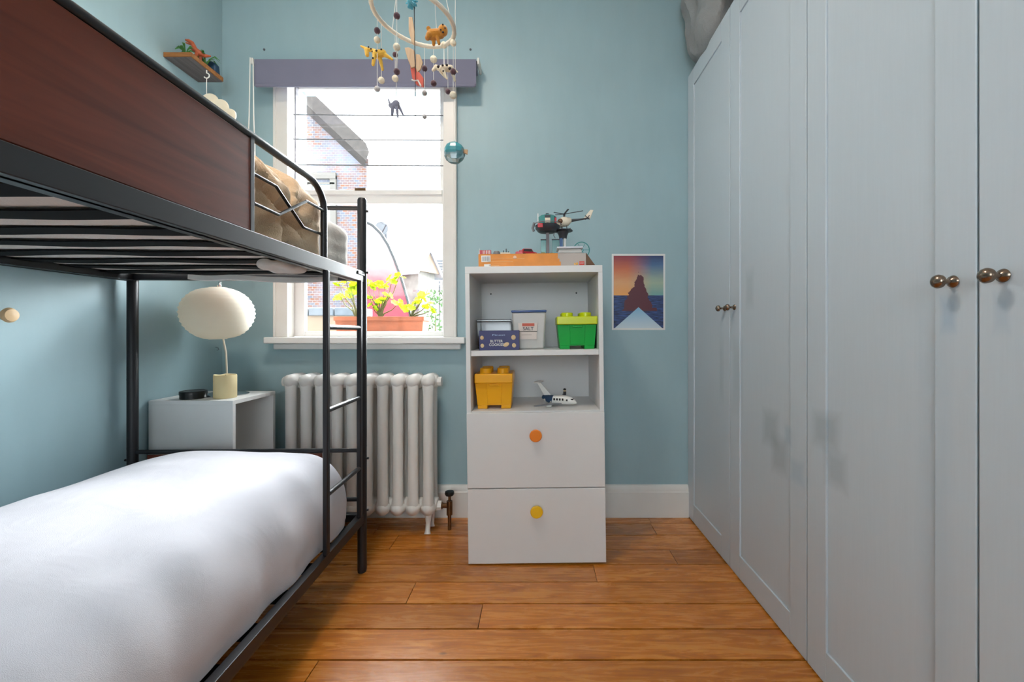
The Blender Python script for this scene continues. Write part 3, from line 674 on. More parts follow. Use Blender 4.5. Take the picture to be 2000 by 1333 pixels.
# ------------------------------------------------------------------ on top of the unit
TP = 1.2755; BZ = TP+.057
K = on_unit('construction_set_box', at(935, 0, 1.84).x, 1.84, TP, 'long flat orange and grey toy box on top of unit', 'box')
MB().box(0, 0, 0, .468, .28, .056).build('carton', M_paperbox, K, .001)
m = MB(); m.box(-.0006, -.0008, -.0, .345, .001, .0562); m.box(-.0006, -.0008, .0555, .345, .03, .0568); m.box(.345, -.0008, 0, .352, .001, .033); m.box(.352, -.0008, 0, .358, .001, .02); m.build('orange_print', M_orbox, K)
for a, b_, c, d in ((.04, .034, .20, .036), (.04, .022, .15, .024), (.04, .012, .12, .0135), (.045, .005, .09, .008)): MB().box(a, -.0016, b_, c, -.0008, d).build('print_line', M_peach, K)
MB().lathe([(.0075, .0008), (.0075, .0016), (.001, .0016)], (.158, 0, .041), 20, 'Y').build('print_dot', mat('pale pink ink', '#f0c8a8', .5), K)
MB().box(.012, -.0016, .022, .052, -.0008, .050).build('barcode_label', M_pwhite, K)
for k in range(9): MB().box(.017+k*.0035, -.002, .026, .0185+k*.0035+.001*(k % 3 == 0), -.0016, .046).build('barcode_bar', mat('grey ink', '#8a8f96', .6) if k == 0 else bpy.data.materials['grey ink'], K)
MB().box(.024, -.0016, 0.0, .052, -.0008, .012).build('print_label', M_pwhite, K)
lg = MB().box(.438, -.0016, .004, .460, -.0008, .020).build('red_logo', mat('logo red', '#d0382c', .5), K); 
text('logo_lettering', 'LEGO', .0078, (.449, -.0019, .012), (PI/2, 0, 0), M_pwhite, K, sx=.9)
m = MB(); m.sph((.428, -.001, .010), (.0035, .0008, .006)); m.sph((.419, -.001, .009), (.003, .0008, .005)); m.build('printed_figures', M_amber, K)
m = MB(); m.hexa([(.468, 0, 0), (.512, .012, 0), (.512, .26, 0), (.468, .26, 0)], [(.468, 0, .056), (.470, .002, .056), (.470, .26, .056), (.468, .26, .056)])
m.build('side_flap', mat('brown card inside', '#6e5240', .85), K)

def toy(name, px, Y, label, cat, rz=0.0): return on_unit(name, (px-VX)/F*Y, Y, BZ, label, cat, rz)
# red striped piece
K = toy('toy_barrier', 947, 1.86, 'red and white striped toy barrier at the left end of orange box', 'toy barrier')
m = MB(); m.box(-.025, -.005, 0, .028, .005, .020); m.build('panel', M_red, K, .001)
for k in range(5): MB().box(-.008+k*.0072, -.0062, .002, -.005+k*.0072, -.004, .018).build('stripe', M_pwhite, K)
MB().prism([(-.027, 0), (-.022, 0), (-.022, .03)], -.006, .006, 'Y').build('white_end', M_pwhite, K)
K = toy('toy_drum', 970, 1.90, 'grey round toy drum beside the striped barrier', 'toy drum')
MB().lathe([(.013, 0), (.016, .003), (.017, .014), (.013, .022), (.003, .024)], (0, 0, 0), 16).build('drum', M_pgrey, K)
K = toy('toy_base_plate', 987, 1.88, 'low cream toy plate carrying small dark studs', 'toy plate')
MB().box(-.02, -.02, 0, .022, .02, .010).build('plate', M_cream, K, .001)
for x, h in ((-.008, .012), (.004, .02), (.014, .008)): MB().cyl((x, 0, .01), (x, 0, .01+h), .002, seg=8).build('antenna', M_pdark, K)
def toy_car(px, Y, L, label, mt, rz):
    K = toy('toy_car', px, Y, label, 'toy car', rz)
    m = MB(); m.prism([(-L/2, .007), (L/2, .007), (L/2, .019), (L*.28, .022), (L*.16, .036), (-L*.36, .036), (-L/2, .022)], -.016, .016, 'Y'); m.build('car_body', mt, K, .002)
    MB().prism([(L*.24, .0225), (L*.155, .0335), (-L*.3, .0335), (-L*.36, .0225)], -.0165, .0165, 'Y').build('car_window', M_pdark, K)
    for x in (-L*.3, L*.3):
        for s in (-1, 1): MB().cyl((x, s*.012, .008), (x, s*.0175, .008), .008, seg=16).build('wheel', M_dark, K)
toy_car(1032, 1.93, .075, 'dark red toy car parked on the orange box', M_red, .25)
K = toy('toy_red_bricks', 1016, 1.87, 'low pile of small dark red toy bricks beside toy car', 'toy bricks')
m = MB(); m.box(-.02, -.01, 0, .012, .01, .012); m.box(-.004, -.008, .012, .012, .008, .020); m.build('bricks', M_red, K, .001)
m = MB()
for x in (-.013, -.005): m.cyl((x, 0, .012), (x, 0, .015), .003, seg=10)
m.build('studs', M_red, K)
# observation tower
def zpx(py, Y): return (HY-py)/F*Y+1-BZ-.003
K = toy('toy_lookout_tower', 1070, 1.93, 'dark toy lookout tower with a teal glazed cabin', 'toy tower'); Yt = 1.93; q = Yt/F
m = MB(); m.box(-.032, -.028, 0, .036, .03, .008); m.build('tower_base', M_pgrey, K, .001)
m = MB(); m.box(-.030, -.02, .008, -.012, .0, .019); m.box(.008, -.024, .008, .028, -.004, .014); m.build('base_blocks', mat('olive toy', '#7a7a48', .4), K, .001)
m = MB(); m.box(-.007, -.007, .008, .007, .007, zpx(452, Yt)); m.build('column', mat('brown grey toy', '#6a5f62', .4), K, .001)
z0, z1, z2 = zpx(456, Yt), zpx(448, Yt), zpx(441, Yt)
m = MB(); m.lathe([(.030, z0), (.044, z0+.004), (.055, z1), (.055, z2), (.05, z2)], (0, 0, 0), 8); m.build('platform', M_pdark, K)
m = MB(); m.tube([(.063*math.cos(2*PI*i/16), .063*math.sin(2*PI*i/16), z2+.004) for i in range(16)], .0022, 6, closed=True); m.build('railing', M_pgrey, K)
z3 = zpx(425, Yt)
m = MB(); m.lathe([(.040, z2), (.041, z3), (.036, z3+.004), (.004, z3+.005)], (0, 0, 0), 8); m.build('cabin', M_teal, K)
MB().box(-.045, -.041, z2, -.041, -.036, z3+.006).build('cabin_post', M_pwhite, K); MB().box(-.012, -.045, z2-.008, .012, -.038, z3-.014).build('cabin_post', M_cream, K, .001); MB().box(-.013, -.044, z3-.012, .013, -.038, z3-.001).build('cabin_sign', M_pdark, K)
MB().cyl((0, 0, z3+.004), (0, 0, zpx(418, Yt)), .0075, seg=12).build('beacon', M_pdark, K)
MB().box(-.045, -.056, z2-.022, -.022, -.05, z2-.003).build('red_panel', M_red, K, .001); MB().tube([(-.062, -.01, z0+.006), (-.068, -.01, z0+.02), (-.06, -.01, z2+.01)], .006, 8).build('spotlight', M_pgrey, K)
MB().box(.032, -.03, z2, .040, -.02, z2+.028).build('red_ladder', M_red, K, .001)
for x0_, x1_ in ((-.030, -.006), (.022, .054)):
    g = MB().box(x0_, .03, .008, x1_, .034, zpx(467, Yt)).build('glass_panel', M_teal, K, .001)
    MB().box(x0_-.002, .028, zpx(467, Yt), x1_+.003, .036, zpx(465, Yt)).build('panel_cap', M_pdark, g)
# landing stand
K = toy('toy_landing_stand', 1100, 1.95, 'dark toy landing pad column under the helicopter', 'toy stand'); Y2 = 1.95
m = MB(); m.box(-.016, -.01, 0, -.002, .01, zpx(467, Y2)); m.build('blue_column', mat('toy blue', '#2f5c94', .35), K, .001)
MB().cyl((.008, 0, 0), (.008, 0, zpx(467, Y2)), .006, seg=12).build('white_column', M_pwhite, K)
za, zb = zpx(467, Y2), zpx(453, Y2)
MB().lathe([(.018, za), (.020, za+.012), (.028, zb-.002), (.046, zb), (.046, zb+.003), (.004, zb+.003)], (0, 0, 0), 12).build('landing_pad', M_pdark, K)
MB().tube([(-.036, -.02, zb-.002), (-.044, -.02, zb-.022), (-.036, -.02, zb-.036)], .0022, 6).build('cable', M_pgrey, K)
# helicopter
HC = tag(empty('toy_helicopter', U((1103-VX)/F*Y2-UX-LEAN*BZ, Y2-UY, BZ+zb+.0035), (0, LEAN, -.12)), 'cream toy helicopter with black rotor on the landing pad', 'toy helicopter')
m = MB(); m.sph((0, 0, .040), (.030, .020, .023), 16, 10); m.sph((-.018, 0, .030), (.020, .018, .016), 14, 8); m.sph((.018, 0, .045), (.018, .016, .015), 14, 8); m.build('cabin', M_cream, HC)
MB().sph((-.016, -.006, .040), (.016, .017, .014), 14, 8).build('windscreen', mat('dark brown clear', '#5a3a22', .2), HC)
m = MB(); m.tube([(.025, 0, .044), (.07, 0, .048), (.115, 0, .052)], [.008, .0045, .0035], 10); m.build('tail_boom', M_pdark, HC)
m = MB(); m.prism([(.088, .052), (.118, .048), (.134, .088), (.120, .090)], -.002, .002, 'Y'); m.build('tail_fin', M_cream, HC, .001)
m = MB(); 
for a in (.8, 2.37): m.tube([(.106-.014*math.cos(a), -.005, .054-.014*math.sin(a)), (.106+.014*math.cos(a), -.005, .054+.014*math.sin(a))], .0018, 6)
m.build('tail_rotor', M_pdark, HC)
MB().cyl((0, 0, .058), (0, 0, .078), .005, seg=10).build('rotor_mast', M_pdark, HC)
for a, L in ((.12, .088), (2.6, .05), (3.5, .05), (-1.2, .06)):
    c, s_ = math.cos(a), math.sin(a)
    MB().box(.004, -.004, -.001, L, .004, .001).xf(Matrix.Translation((0, 0, .076)) @ Matrix.Rotation(a, 4, 'Z') @ Matrix.Rotation(-.16 if L > .08 else -.1, 4, 'Y')).build('rotor_blade', M_pdark, HC)
for s in (-1, 1):
    m = MB(); m.tube([(-.035, s*.016, .006), (-.028, s*.016, .003), (.024, s*.016, .003), (.03, s*.016, .006)], .0022, 6); m.tube([(-.012, s*.016, .003), (-.01, s*.008, .02)], .002, 6); m.tube([(.012, s*.016, .003), (.01, s*.008, .02)], .002, 6); m.build('skid', M_pdark, HC)
# clear lid tub, ring
K = toy('small_food_tub', 1113, 1.87, 'small milky plastic food tub at the right end of orange box', 'tub')
m = MB(); A = lambda x0, y0, x1, y1, z: [(x0, y0, z), (x1, y0, z), (x1, y1, z), (x0, y1, z)]
m.hexa(A(-.056, -.03, .052, .05, 0), A(-.048, -.026, .046, .046, .020)); m.build('tub_body', M_frost, K, .003); MB().box(-.058, -.034, .020, .056, .054, .0285).build('tub_lid', mat('milky lid', '#cfd3dc', .3), K, .003)
K = toy('toy_hoop', 1136, 1.98, 'teal transparent spoked toy hoop standing behind the food tub', 'toy hoop'); r_ = .037
m = MB(); m.tube([(r_*math.cos(2*PI*i/32), 0, r_+.002+r_*math.sin(2*PI*i/32)) for i in range(32)], .0022, 6, closed=True); m.tube([(.008*math.cos(2*PI*i/12), 0, r_+.002+.008*math.sin(2*PI*i/12)) for i in range(12)], .002, 6, closed=True); m.build('rim', M_teal, K)
for i in range(6):
    a = PI*i/3; MB().tube([(.008*math.cos(a), 0, r_+.002+.008*math.sin(a)), (r_*math.cos(a), 0, r_+.002+r_*math.sin(a))], .0012, 5).build('spoke', M_teal, K)

# ------------------------------------------------------------------ poster (plain generic seascape)
a_, b_ = at(1195, 645, 2.268), at(1299.5, 496, 2.268)
PO = tag(empty('wall_poster', (a_.x, 2.272, a_.z)), 'white-bordered sunset and sea poster taped between unit and wardrobe', 'poster')
pw, ph = b_.x-a_.x, b_.z-a_.z
MB().box(0, -.0014, 0, pw, 0, ph).build('paper', mat('poster paper', '#dcdcda', .5), PO)
def poster_mat():
    t = NT('poster print'); s = t.add('ShaderNodeSeparateXYZ', {'Vector': t.coord()}); x = t.math('DIVIDE', s.outputs[0], pw); z = t.math('DIVIDE', s.outputs[2], ph)
    zz = t.math('ADD', z, t.math('MULTIPLY', t.math('SUBTRACT', t.noise(t.map(t.coord(), (4, 1, 20)), 3, 4), .5), .06))
    warm = t.ramp(zz, [(.40, hexc('#e8a050')), (.62, hexc('#d8a070')), (.80, hexc('#c26a48')), (.95, hexc('#8e3c46'))]); cool = t.ramp(zz, [(.42, hexc('#5f9a9c')), (.62, hexc('#9fb09a')), (.85, hexc('#4a6a92')), (.97, hexc('#2c3c66'))])
    sky = t.mix(t.ramp(x, [(.3, (0, 0, 0)), (.75, (1, 1, 1))]), warm, cool)
    sea = t.ramp(t.noise(t.map(t.coord(), (6, 1, 40)), 4, 5), [(.35, hexc('#141c3e')), (.65, hexc('#34508a'))])
    c = t.mix(t.math('LESS_THAN', z, .455), sky, sea)
    # maroon headland in the middle, pale shore wedge at the bottom
    dx = t.math('ABSOLUTE', t.math('SUBTRACT', x, .5)); nz_ = t.math('MULTIPLY', t.math('SUBTRACT', t.noise(t.coord(), 22, 4), .5), .5)
    hill = t.math('LESS_THAN', t.math('ADD', t.math('ADD', z, t.math('MULTIPLY', dx, 1.5)), nz_), .74)
    c = t.mix(t.math('MULTIPLY', hill, t.math('GREATER_THAN', z, .25)), c, hexc('#57232e'))
    shore = t.math('LESS_THAN', t.math('ADD', z, t.math('MULTIPLY', dx, .62)), .30)
    c = t.mix(shore, c, t.ramp(z, [(.0, hexc('#c8d4da')), (.28, hexc('#7fb0d0'))]))
    t.p(Base_Color=c, Roughness=.4); return t.m
MB().box(.010, -.0019, .010, pw-.010, -.0013, ph-.010).build('print', poster_mat(), PO)

# ------------------------------------------------------------------ wardrobe
WH = 2.361; ED = [2.270, 1.773, 1.267, .775, .28]
def wardrobe(y_far, y_mid, y_near, label):
    K = tag(empty('wardrobe', (0, 0, 0)), label, 'wardrobe')
    m = MB(); x0 = WX+.020
    m.box(x0, y_near+.001, .0, RX-.002, y_near+.019, WH-.004); m.box(x0, y_far-.019, 0, RX-.002, y_far-.001, WH-.004)
    m.box(x0, y_near+.019, WH-.022, RX-.002, y_far-.019, WH-.004); m.box(x0, y_near+.019, .0, RX-.002, y_far-.019, .06); m.box(RX-.012, y_near+.019, .06, RX-.002, y_far-.019, WH-.022)
    m.build('carcass', mat('white carcass', '#cfd0cf', .5) if 'white carcass' not in bpy.data.materials else bpy.data.materials['white carcass'], K)
    for (f, n, s) in ((y_far, y_mid, -1), (y_mid, y_near, 1)):
        g = .0022; a, b = n+g, f-g; st = .082; z0, z1 = .006, WH
        m = MB(); m.box(WX+.006, a, z0, WX+.019, b, z1)
        m.box(WX, a, z0, WX+.007, a+st, z1); m.box(WX, b-st, z0, WX+.007, b, z1); m.box(WX, a+st, z0, WX+.007, b-st, z0+st+.01); m.box(WX, a+st, z1-st-.005, WX+.007, b-st, z1)
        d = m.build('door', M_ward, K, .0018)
        ky = a+.042 if s < 0 else b-.042
        MB().lathe([(.011, 0), (.012, .002), (.0105, .005), (.0045, .009), (.0045, .019), (.008, .023), (.0125, .026), (.0135, .031), (.0115, .036), (.006, .040), (.001, .041)], (WX, ky, 1.095), 28, 'X').build('knob', M_knob, d)
    return K
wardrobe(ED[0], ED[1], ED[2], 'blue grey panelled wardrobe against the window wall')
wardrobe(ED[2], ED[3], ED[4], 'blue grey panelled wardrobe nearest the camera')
def d6(p, n):
    wv = noise.noise(p*3)*1.5
    return p+n*(.03*noise.noise(Vector((p.x*5, p.y*3+wv, p.z*5)))+.018*(1-abs(noise.noise(Vector((p.x*4+wv, p.y*9, p.z*5))))*3))
m = MB(); m.soft(.755, 1.905, WH+.0, 1.34, 2.245, WH+.40, (.10, .11, .13), (40, 44, 36), d6)
o = m.build('stored_quilt', M_greybag); tag(o, 'grey quilt bundle stuffed on top of the wardrobe by the wall', 'quilt')
m = MB(); m.box(.86, 1.50, WH, 1.36, 1.85, WH+.34); cb = m.build('cardboard_box', M_card, None, .002); tag(cb, 'brown cardboard box on the wardrobe beside the grey quilt', 'box')

# ------------------------------------------------------------------ mobile
MO = tag(empty('baby_mobile', (0, 0, 0)), 'white ring mobile with felt animals and pompom balls', 'mobile')
YC = 1.24; cc = at(808, 36, YC); RR = .119; tilt = .19
Mt = Matrix.Translation(cc) @ Matrix.Rotation(tilt, 4, 'Y')
m = MB(); n_ = 72
ring = [Mt @ Vector((RR*math.cos(2*PI*i/n_), RR*math.sin(2*PI*i/n_), 0)) for i in range(n_)]
m.tube(ring, [.0062+.0007*(i % 2) for i in range(n_)], 10, closed=True); m.build('ring', F_wool, MO)
for i in (4, 28, 52):
    MB().tube([ring[i], (cc.x, cc.y, 2.42)], .0011, 5).build('string', M_cord, MO)
MB().tube([(cc.x, cc.y, 2.42), (cc.x, cc.y, CZ)], .0011, 5).build('string', M_cord, MO)
mob = MO
def ringy(px, back):   # depth of ring point seen at column px, far or near side
    best = None
    for p in ring:
        q_ = VX+F*p.x/p.y
        if (p.y > cc.y) == back and (best is None or abs(q_-px) < best[0]): best = (abs(q_-px), p)
    return best[1]
strands = [(778, False, [(31, F_dark, 6.3), (92, F_cream, 7), (140, F_dark, 6.3)]), (736, True, [(60, F_dark, 6), (78, F_cream, 6.2), (174, F_lt, 5.6)]), (743.5, True, [(157, F_cream, 6.3)]),
           (771.5, True, [(107, F_dark, 5.2), (153.5, F_cream, 6.3)]), (829.5, True, [(134, F_dark, 5.6), (182, F_lt, 5), (228, F_lt, 4.5)]), (846, True, [(116, F_cream, 6.8), (163, F_dark, 6)]),
           (868.5, True, [(88, F_cream, 6.2), (138, F_lt, 5)]), (884.5, True, [(84, F_cream, 6.2), (140, F_dark, 6), (186, F_cream, 7)]), (876, True, [(179, F_dark, 5.2)])]
for px, back, balls in strands:
    p = ringy(px, back); Y = p.y; bot = at(px, balls[-1][0], Y)
    MB().tube([p, (p.x, Y, bot.z)], .0009, 5).build('string', M_cord, mob)
    for (py, fm, r) in balls: MB().sph((p.x, Y, at(px, py, Y).z), r*Y/F, 14, 9).build('felt_ball', fm, mob)
def animal(name, px, py, Y, parts, fm, spots=(), top=None):
    c = at(px, py, Y); k = Y/F; m = MB()
    for (x0, z0, x1, z1, r0, r1, dy) in parts: m.tube([(c.x+(x0-px)*k, Y+dy, c.z-(z0-py)*k), (c.x+(x0+x1-2*px)/2*k, Y+dy, c.z-((z0+z1)/2-py)*k), (c.x+(x1-px)*k, Y+dy, c.z-(z1-py)*k)], [r0*k, (r0+r1)/2*k, r1*k], 12)
    for (x0, z0, x1, z1, r0, r1, dy) in parts: m.sph((c.x+(x0-px)*k, Y+dy, c.z-(z0-py)*k), r0*k, 12, 8); m.sph((c.x+(x1-px)*k, Y+dy, c.z-(z1-py)*k), r1*k, 12, 8)
    o = m.build(name, fm, mob, remesh=.0013)
    if spots:
        for (x, z, r, dy) in spots: MB().sph((c.x+(x-px)*k, Y+dy, c.z-(z-py)*k), (r*k, .002, r*k), 10, 6).build('spot', F_spot, o)
    if top: MB().tube([(c.x, Y, c.z), top], .0009, 5).build('string', M_cord, mob)
    return o
pg = ringy(742, True)
animal('giraffe', 740, 108, pg.y, [(735, 106, 748, 104, 8, 7, 0), (732, 100, 716, 96, 4, 3.2, 0), (716, 96, 705, 90, 3.4, 1.6, 0), (716, 98, 717, 107, 4.5, 4, 0), (747, 104, 766, 116, 5, 2.2, .0), (733, 110, 730, 128, 4, 3.2, -.005), (741, 112, 746, 134, 4, 2.6, .005)], F_gold,
       [(721, 94, 1.6, -.005), (726, 98, 1.7, -.006), (738, 104, 2.3, -.0115), (747, 101, 2.0, -.010), (729, 104, 1.5, -.008), (731, 118, 2.0, -.011)])
pl = ringy(852, False)
animal('lion', 853, 68, pl.y, [(843, 68, 860, 66, 10, 9, 0), (866, 62, 866, 64, 9.5, 9.5, -.006), (837, 56, 837, 55, 4.5, 3, 0), (840, 72, 838, 76, 6, 4, -.008), (846, 74, 846, 84, 4, 3.2, .006), (855, 74, 858, 87, 4, 3, -.004), (838, 68, 835, 74, 6, 5, 0)], F_lion,
       [(868, 58, 1.7, -.0195), (872, 64, 1.5, -.0185), (864, 68, 1.5, -.0195), (868, 72, 2.3, -.018)], top=(pl.x, pl.y, pl.z))
pe = ringy(775, True)
animal('elephant', 772, 210, pe.y, [(773, 205, 774, 203, 8, 7, 0), (765, 207, 763, 206, 5.5, 4.5, 0), (763, 207, 758.5, 194, 3, 1.5, 0), (768, 212, 767, 227, 3.6, 2.8, -.006), (776, 212, 778, 230, 3.4, 2.0, -.005), (779, 208, 787, 224, 3.2, 1.6, .006)], F_grey, top=(pe.x, pe.y, pe.z))
pz = ringy(866, True)
z_ = animal('zebra', 868, 138, pz.y-.02, [(864, 134, 880, 134, 6.5, 6.5, 0), (861, 136, 852, 131, 5, 4.5, 0), (852, 131, 846, 137, 4.5, 3, 0), (866, 138, 873, 155, 3.6, 2, -.004), (882, 138, 888, 156, 3.6, 2.2, .004), (860, 138, 868, 148, 3, 2, .006), (884, 133, 894, 141, 2.0, 1.2, 0)], F_cream,
           [(857, 133, 3, -.007), (866, 132, 2.4, -.011), (874, 131, 2.6, -.0105), (880, 138, 3.2, -.011), (867, 142, 2.0, -.008)], top=(pz.x, pz.y, pz.z))

# second hanging thing inside the ring
HO = tag(empty('wooden_hanging_bird', (0, 0, 0)), 'wooden hanging bird with turquoise yarn and a coral red tail in the ring', 'hanging ornament'); Yh = 1.20
def hp(px, py, dy=0): return at(px, py, Yh)+Vector((0, dy, 0))
MB().tube([(hp(808, 0).x, Yh, CZ), hp(809, 15), hp(811, 150), hp(811, 232)], .0011, 5).build('cord', M_pdark, HO)
m = MB(); q0 = hp(803, 3); k = Yh/F
for i in range(26):
    a = R.uniform(0, 2*PI); e = R.uniform(-1, 1); d = Vector((math.cos(a)*math.sqrt(1-e*e), math.sin(a)*math.sqrt(1-e*e), e)); m.tube([q0, q0+d*13*k], [4.5*k, 1.2*k], 6)
m.sph(q0, 8*k); m.build('yarn_star', F_teal, HO)
def slab(name, pts, y0, th, mt): return MB().prism([((x-VX)/F*Yh, 1+(HY-z)/F*Yh) for x, z in pts], Yh+y0, Yh+y0+th, 'Y').build(name, mt, HO, .001)
M_pale = wood('pale birch', '#bb9a78', '#d4b594', 'Z', .6, 4); M_coral = mat('coral paint', '#d8604e', .5)
slab('wooden_wing', [(799, 35), (806, 35), (810, 62), (810, 90), (804, 82), (799, 62)], -.004, .006, M_pale)
slab('wooden_body', [(790, 93), (798, 92), (808, 97), (811, 130), (803, 133), (795, 112)], .0, .008, M_pale)
slab('wooden_wing', [(811, 104), (819, 105), (825, 120), (821, 134), (814, 140), (811, 130)], .003, .005, M_pale)
slab('coral_tail', [(800, 128), (808, 127), (817, 138), (826, 150), (826, 167), (812, 163), (804, 150)], .004, .008, M_coral)
m = MB(); m.tube([hp(804, 156), hp(810, 158), hp(816, 157), hp(822, 168)], .0022, 6); m.build('string_knot', M_cord, HO)
# glass fish
GF = tag(empty('hanging_fish', (0, 0, 0)), 'turquoise and clear round fish hanging beside the window frame', 'hanging ornament'); Yf = 1.36
c = at(888, 300, Yf); k = Yf/F
MB().tube([(c.x+.002, Yf, CZ), (c.x+.002, Yf, c.z+27*k)], .0009, 5).build('cord', M_cord, GF)
MB().tube([c+Vector((.003*0+.005*math.cos(t*PI/5), 0, 21*k+.007*math.sin(t*PI/5))) for t in range(10)], .001, 5, closed=True).build('hanging_loop', M_cord, GF)
m = MB(); m.sph(c, (21*k, 13*k, 21*k), 10, 7); m.build('body', glassy('pale clear', (.72, .86, .88), .9, .25), GF, sharp=10)
m = MB(); m.sph(c+Vector((-.002, -.002, 6*k)), (19.5*k, 13.4*k, 16*k), 10, 7); m.build('turquoise_back', mat('turquoise clear', '#48a8b4', .2, alpha=.7), GF, sharp=10)
m = MB(); q0 = c+Vector((16*k, 0, 4*k)); m.prism([(q0.x, q0.z-3*k), (q0.x+9*k, q0.z-6*k), (q0.x+10*k, q0.z+3*k), (q0.x, q0.z+4*k)], Yf-.003, Yf+.003, 'Y'); m.build('tail', M_card, GF, .001)

# ------------------------------------------------------------------ added ceiling light, out of view, to brighten the room
CLT = tag(empty('added_ceiling_light', (-.60, .85, CZ)), 'round white ceiling light added out of view to light the room', 'ceiling light')
MB().lathe([(.17, 0), (.17, -.03), (.16, -.035), (.15, -.03)], (0, 0, 0), 40).build('light_rim', M_white, CLT)
e = NT('lit diffuser'); e.p(Base_Color=(1, 1, 1)); e.b.inputs['Emission Color'].default_value = (1, .88, .77, 1); e.b.inputs['Emission Strength'].default_value = 72
MB().lathe([(.15, -.030), (.148, -.040), (.10, -.052), (.003, -.056)], (0, 0, 0), 40).build('light_diffuser', e.m, CLT)

# ------------------------------------------------------------------ outside
struct(MB().box(-12, WY+.26, -.08, 10, 30, 0).build('ground', M_ground))
def box_at(px0, px1, py0, py1, Y, d): a, b = at(px0, py1, Y), at(px1, py0, Y); return (a.x, Y, a.z, b.x, Y+d, b.z)
# planter
PL = tag(empty('window_planter', (-1.19, 2.475, .957)), 'long terracotta planter on the outer window sill', 'planter'); m = MB()
w_, d_, h_ = .52, .15, .125
A = lambda x0, y0, x1, y1, z: [(x0, y0, z), (x1, y0, z), (x1, y1, z), (x0, y1, z)]
m.hexa(A(.012, .012, w_-.012, d_-.012, 0), A(0, 0, w_, d_, h_-.012)); m.box(-.005, -.005, h_-.025, w_+.005, .006, h_); m.box(-.005, d_-.006, h_-.025, w_+.005, d_+.005, h_); m.box(-.005, .006, h_-.025, .006, d_-.006, h_); m.box(w_-.006, .006, h_-.025, w_+.005, d_-.006, h_)
m.build('pot', M_terra, PL, .002); MB().box(.006, .006, h_-.02, w_-.006, d_-.006, h_-.008).build('soil', M_soil, PL)
def geranium(base, tips, label, lr=.020):
    G = tag(empty('geranium', base), label, 'plant'); b0 = Vector(base); m = MB(); fork = Vector((0, 0, .05))
    for t in tips:
        e = t-b0; m.tube([Vector((e.x*.05, 0, 0)), Vector((e.x*.25, e.y*.2, e.z*.35)), Vector((e.x*.7, e.y*.7, e.z*.62)), e], [.006, .0045, .003, .0018], 6)
    m.build('stem', M_stem, G)
    for t in tips:
        for q in range(3):
            c = t-b0+Vector((R.uniform(-.022, .022), R.uniform(-.02, .02), R.uniform(-.012, .016))); r = lr*R.uniform(.95, 1.5); m = MB()
            ctr = m._v([(0, 0, -.002)])[0]; ns = 24; r1 = m._v([(r*.5*math.cos(2*PI*i/ns), r*.5*math.sin(2*PI*i/ns), .001) for i in range(ns)])
            r2 = m._v([(r*(1+.09*math.cos(i*PI/2))*math.cos(2*PI*i/ns), r*(1+.09*math.cos(i*PI/2))*math.sin(2*PI*i/ns), .005+.0025*math.sin(i*PI/2)) for i in range(ns)])
            for i in range(ns): j = (i+1) % ns; m._f([ctr, r1[i], r1[j]]); m._f([r1[i], r2[i], r2[j], r1[j]])
            m.xf(Matrix.Translation(c) @ Matrix.Rotation(R.uniform(0, 6), 4, 'Z') @ Matrix.Rotation(R.uniform(.3, 1.3), 4, 'X') @ Matrix.Rotation(R.uniform(0, 6), 4, 'Z')); m.build('leaf', M_leaf, G, sharp=180)
Yg = 2.55; zs = .957+h_-.010
def tp(l): return [at(x, y, Yg+R.uniform(-.035, .035)) for x, y in l]
geranium((-1.09, Yg, zs), tp([(662, 555), (676, 548), (686, 562), (665, 580), (690, 574), (706, 560)]), 'leafy geranium at the left of the terracotta planter', .022)
geranium((at(742, 0, Yg).x, Yg, zs), tp([(716, 552), (728, 560), (740, 553), (752, 560), (766, 548), (779, 542), (722, 582), (735, 592), (748, 588), (759, 578), (728, 600), (776, 595)]), 'large branching geranium in the middle of the terracotta planter', .019)
geranium((at(812, 0, Yg).x-.03, Yg, zs), tp([(799, 603), (812, 590), (824, 585), (832, 598), (842, 606), (828, 575)]), 'small geranium at the right end of the planter', .017)

# brick house; its flank runs back to the left
def skew(o):
    for v in o.data.vertices:
        if v.co.y > 8: v.co.x -= 3.0
BH = tag(empty('brick_house', (0, 0, 0)), 'pale brick gable house beyond the left of the window', 'house'); Yb = 7.0
v0, v1 = at(560, 162, Yb), at(720, 312, Yb); sl = (v1.z-v0.z)/(v1.x-v0.x)
gw = MB().prism([(-7, 0), (v1.x, 0), (v1.x, v1.z), (-7, v1.z+sl*(-7-v1.x))], Yb, Yb+5, 'Y').build('gable_wall', M_brick, BH); skew(gw)
m = MB(); xe = v1.x+.06
m.prism([(-7, v1.z+sl*(-7-v1.x)-.04), (xe, v1.z-.12), (xe+.05, v1.z+.02), (xe, v1.z+.16), (-7, v1.z+sl*(-7-v1.x)+.24)], Yb-.25, Yb+5.1, 'Y'); rf_ = m.build('roof', mat('weathered roof edge', '#3a332f', .8, var=.25, vs=12), BH); skew(rf_)
wn = MB(); X0, X1 = at(606, 0, Yb).x, at(652, 0, Yb).x; Z0, Z1 = at(0, 440, Yb).z, at(0, 345, Yb).z
wn.box(X0-.05, Yb-.05, Z1-.05, X1+.05, Yb, Z1+.05); wn.box(X0-.03, Yb-.04, Z1-.14, X1+.03, Yb, Z1-.11); wn.box(X1-.05, Yb-.04, Z0, X1+.05, Yb, Z1); wn.box(X0-.05, Yb-.04, Z0, X0+.05, Yb, Z1)
wo = wn.build('window', mat('dark frame', '#5c5650', .7), BH); MB().box(X0+.05, Yb-.02, Z0, X1-.05, Yb-.005, Z1-.14).build('pane', mat('dull pane', '#a8b4bc', .2), wo)
MB().cyl((v1.x+.06, Yb-.1, 0), (v1.x+.06, Yb-.1, v1.z-.15), .05, seg=12).build('downpipe', mat('pale pipe', '#9a9a9a', .6), BH)
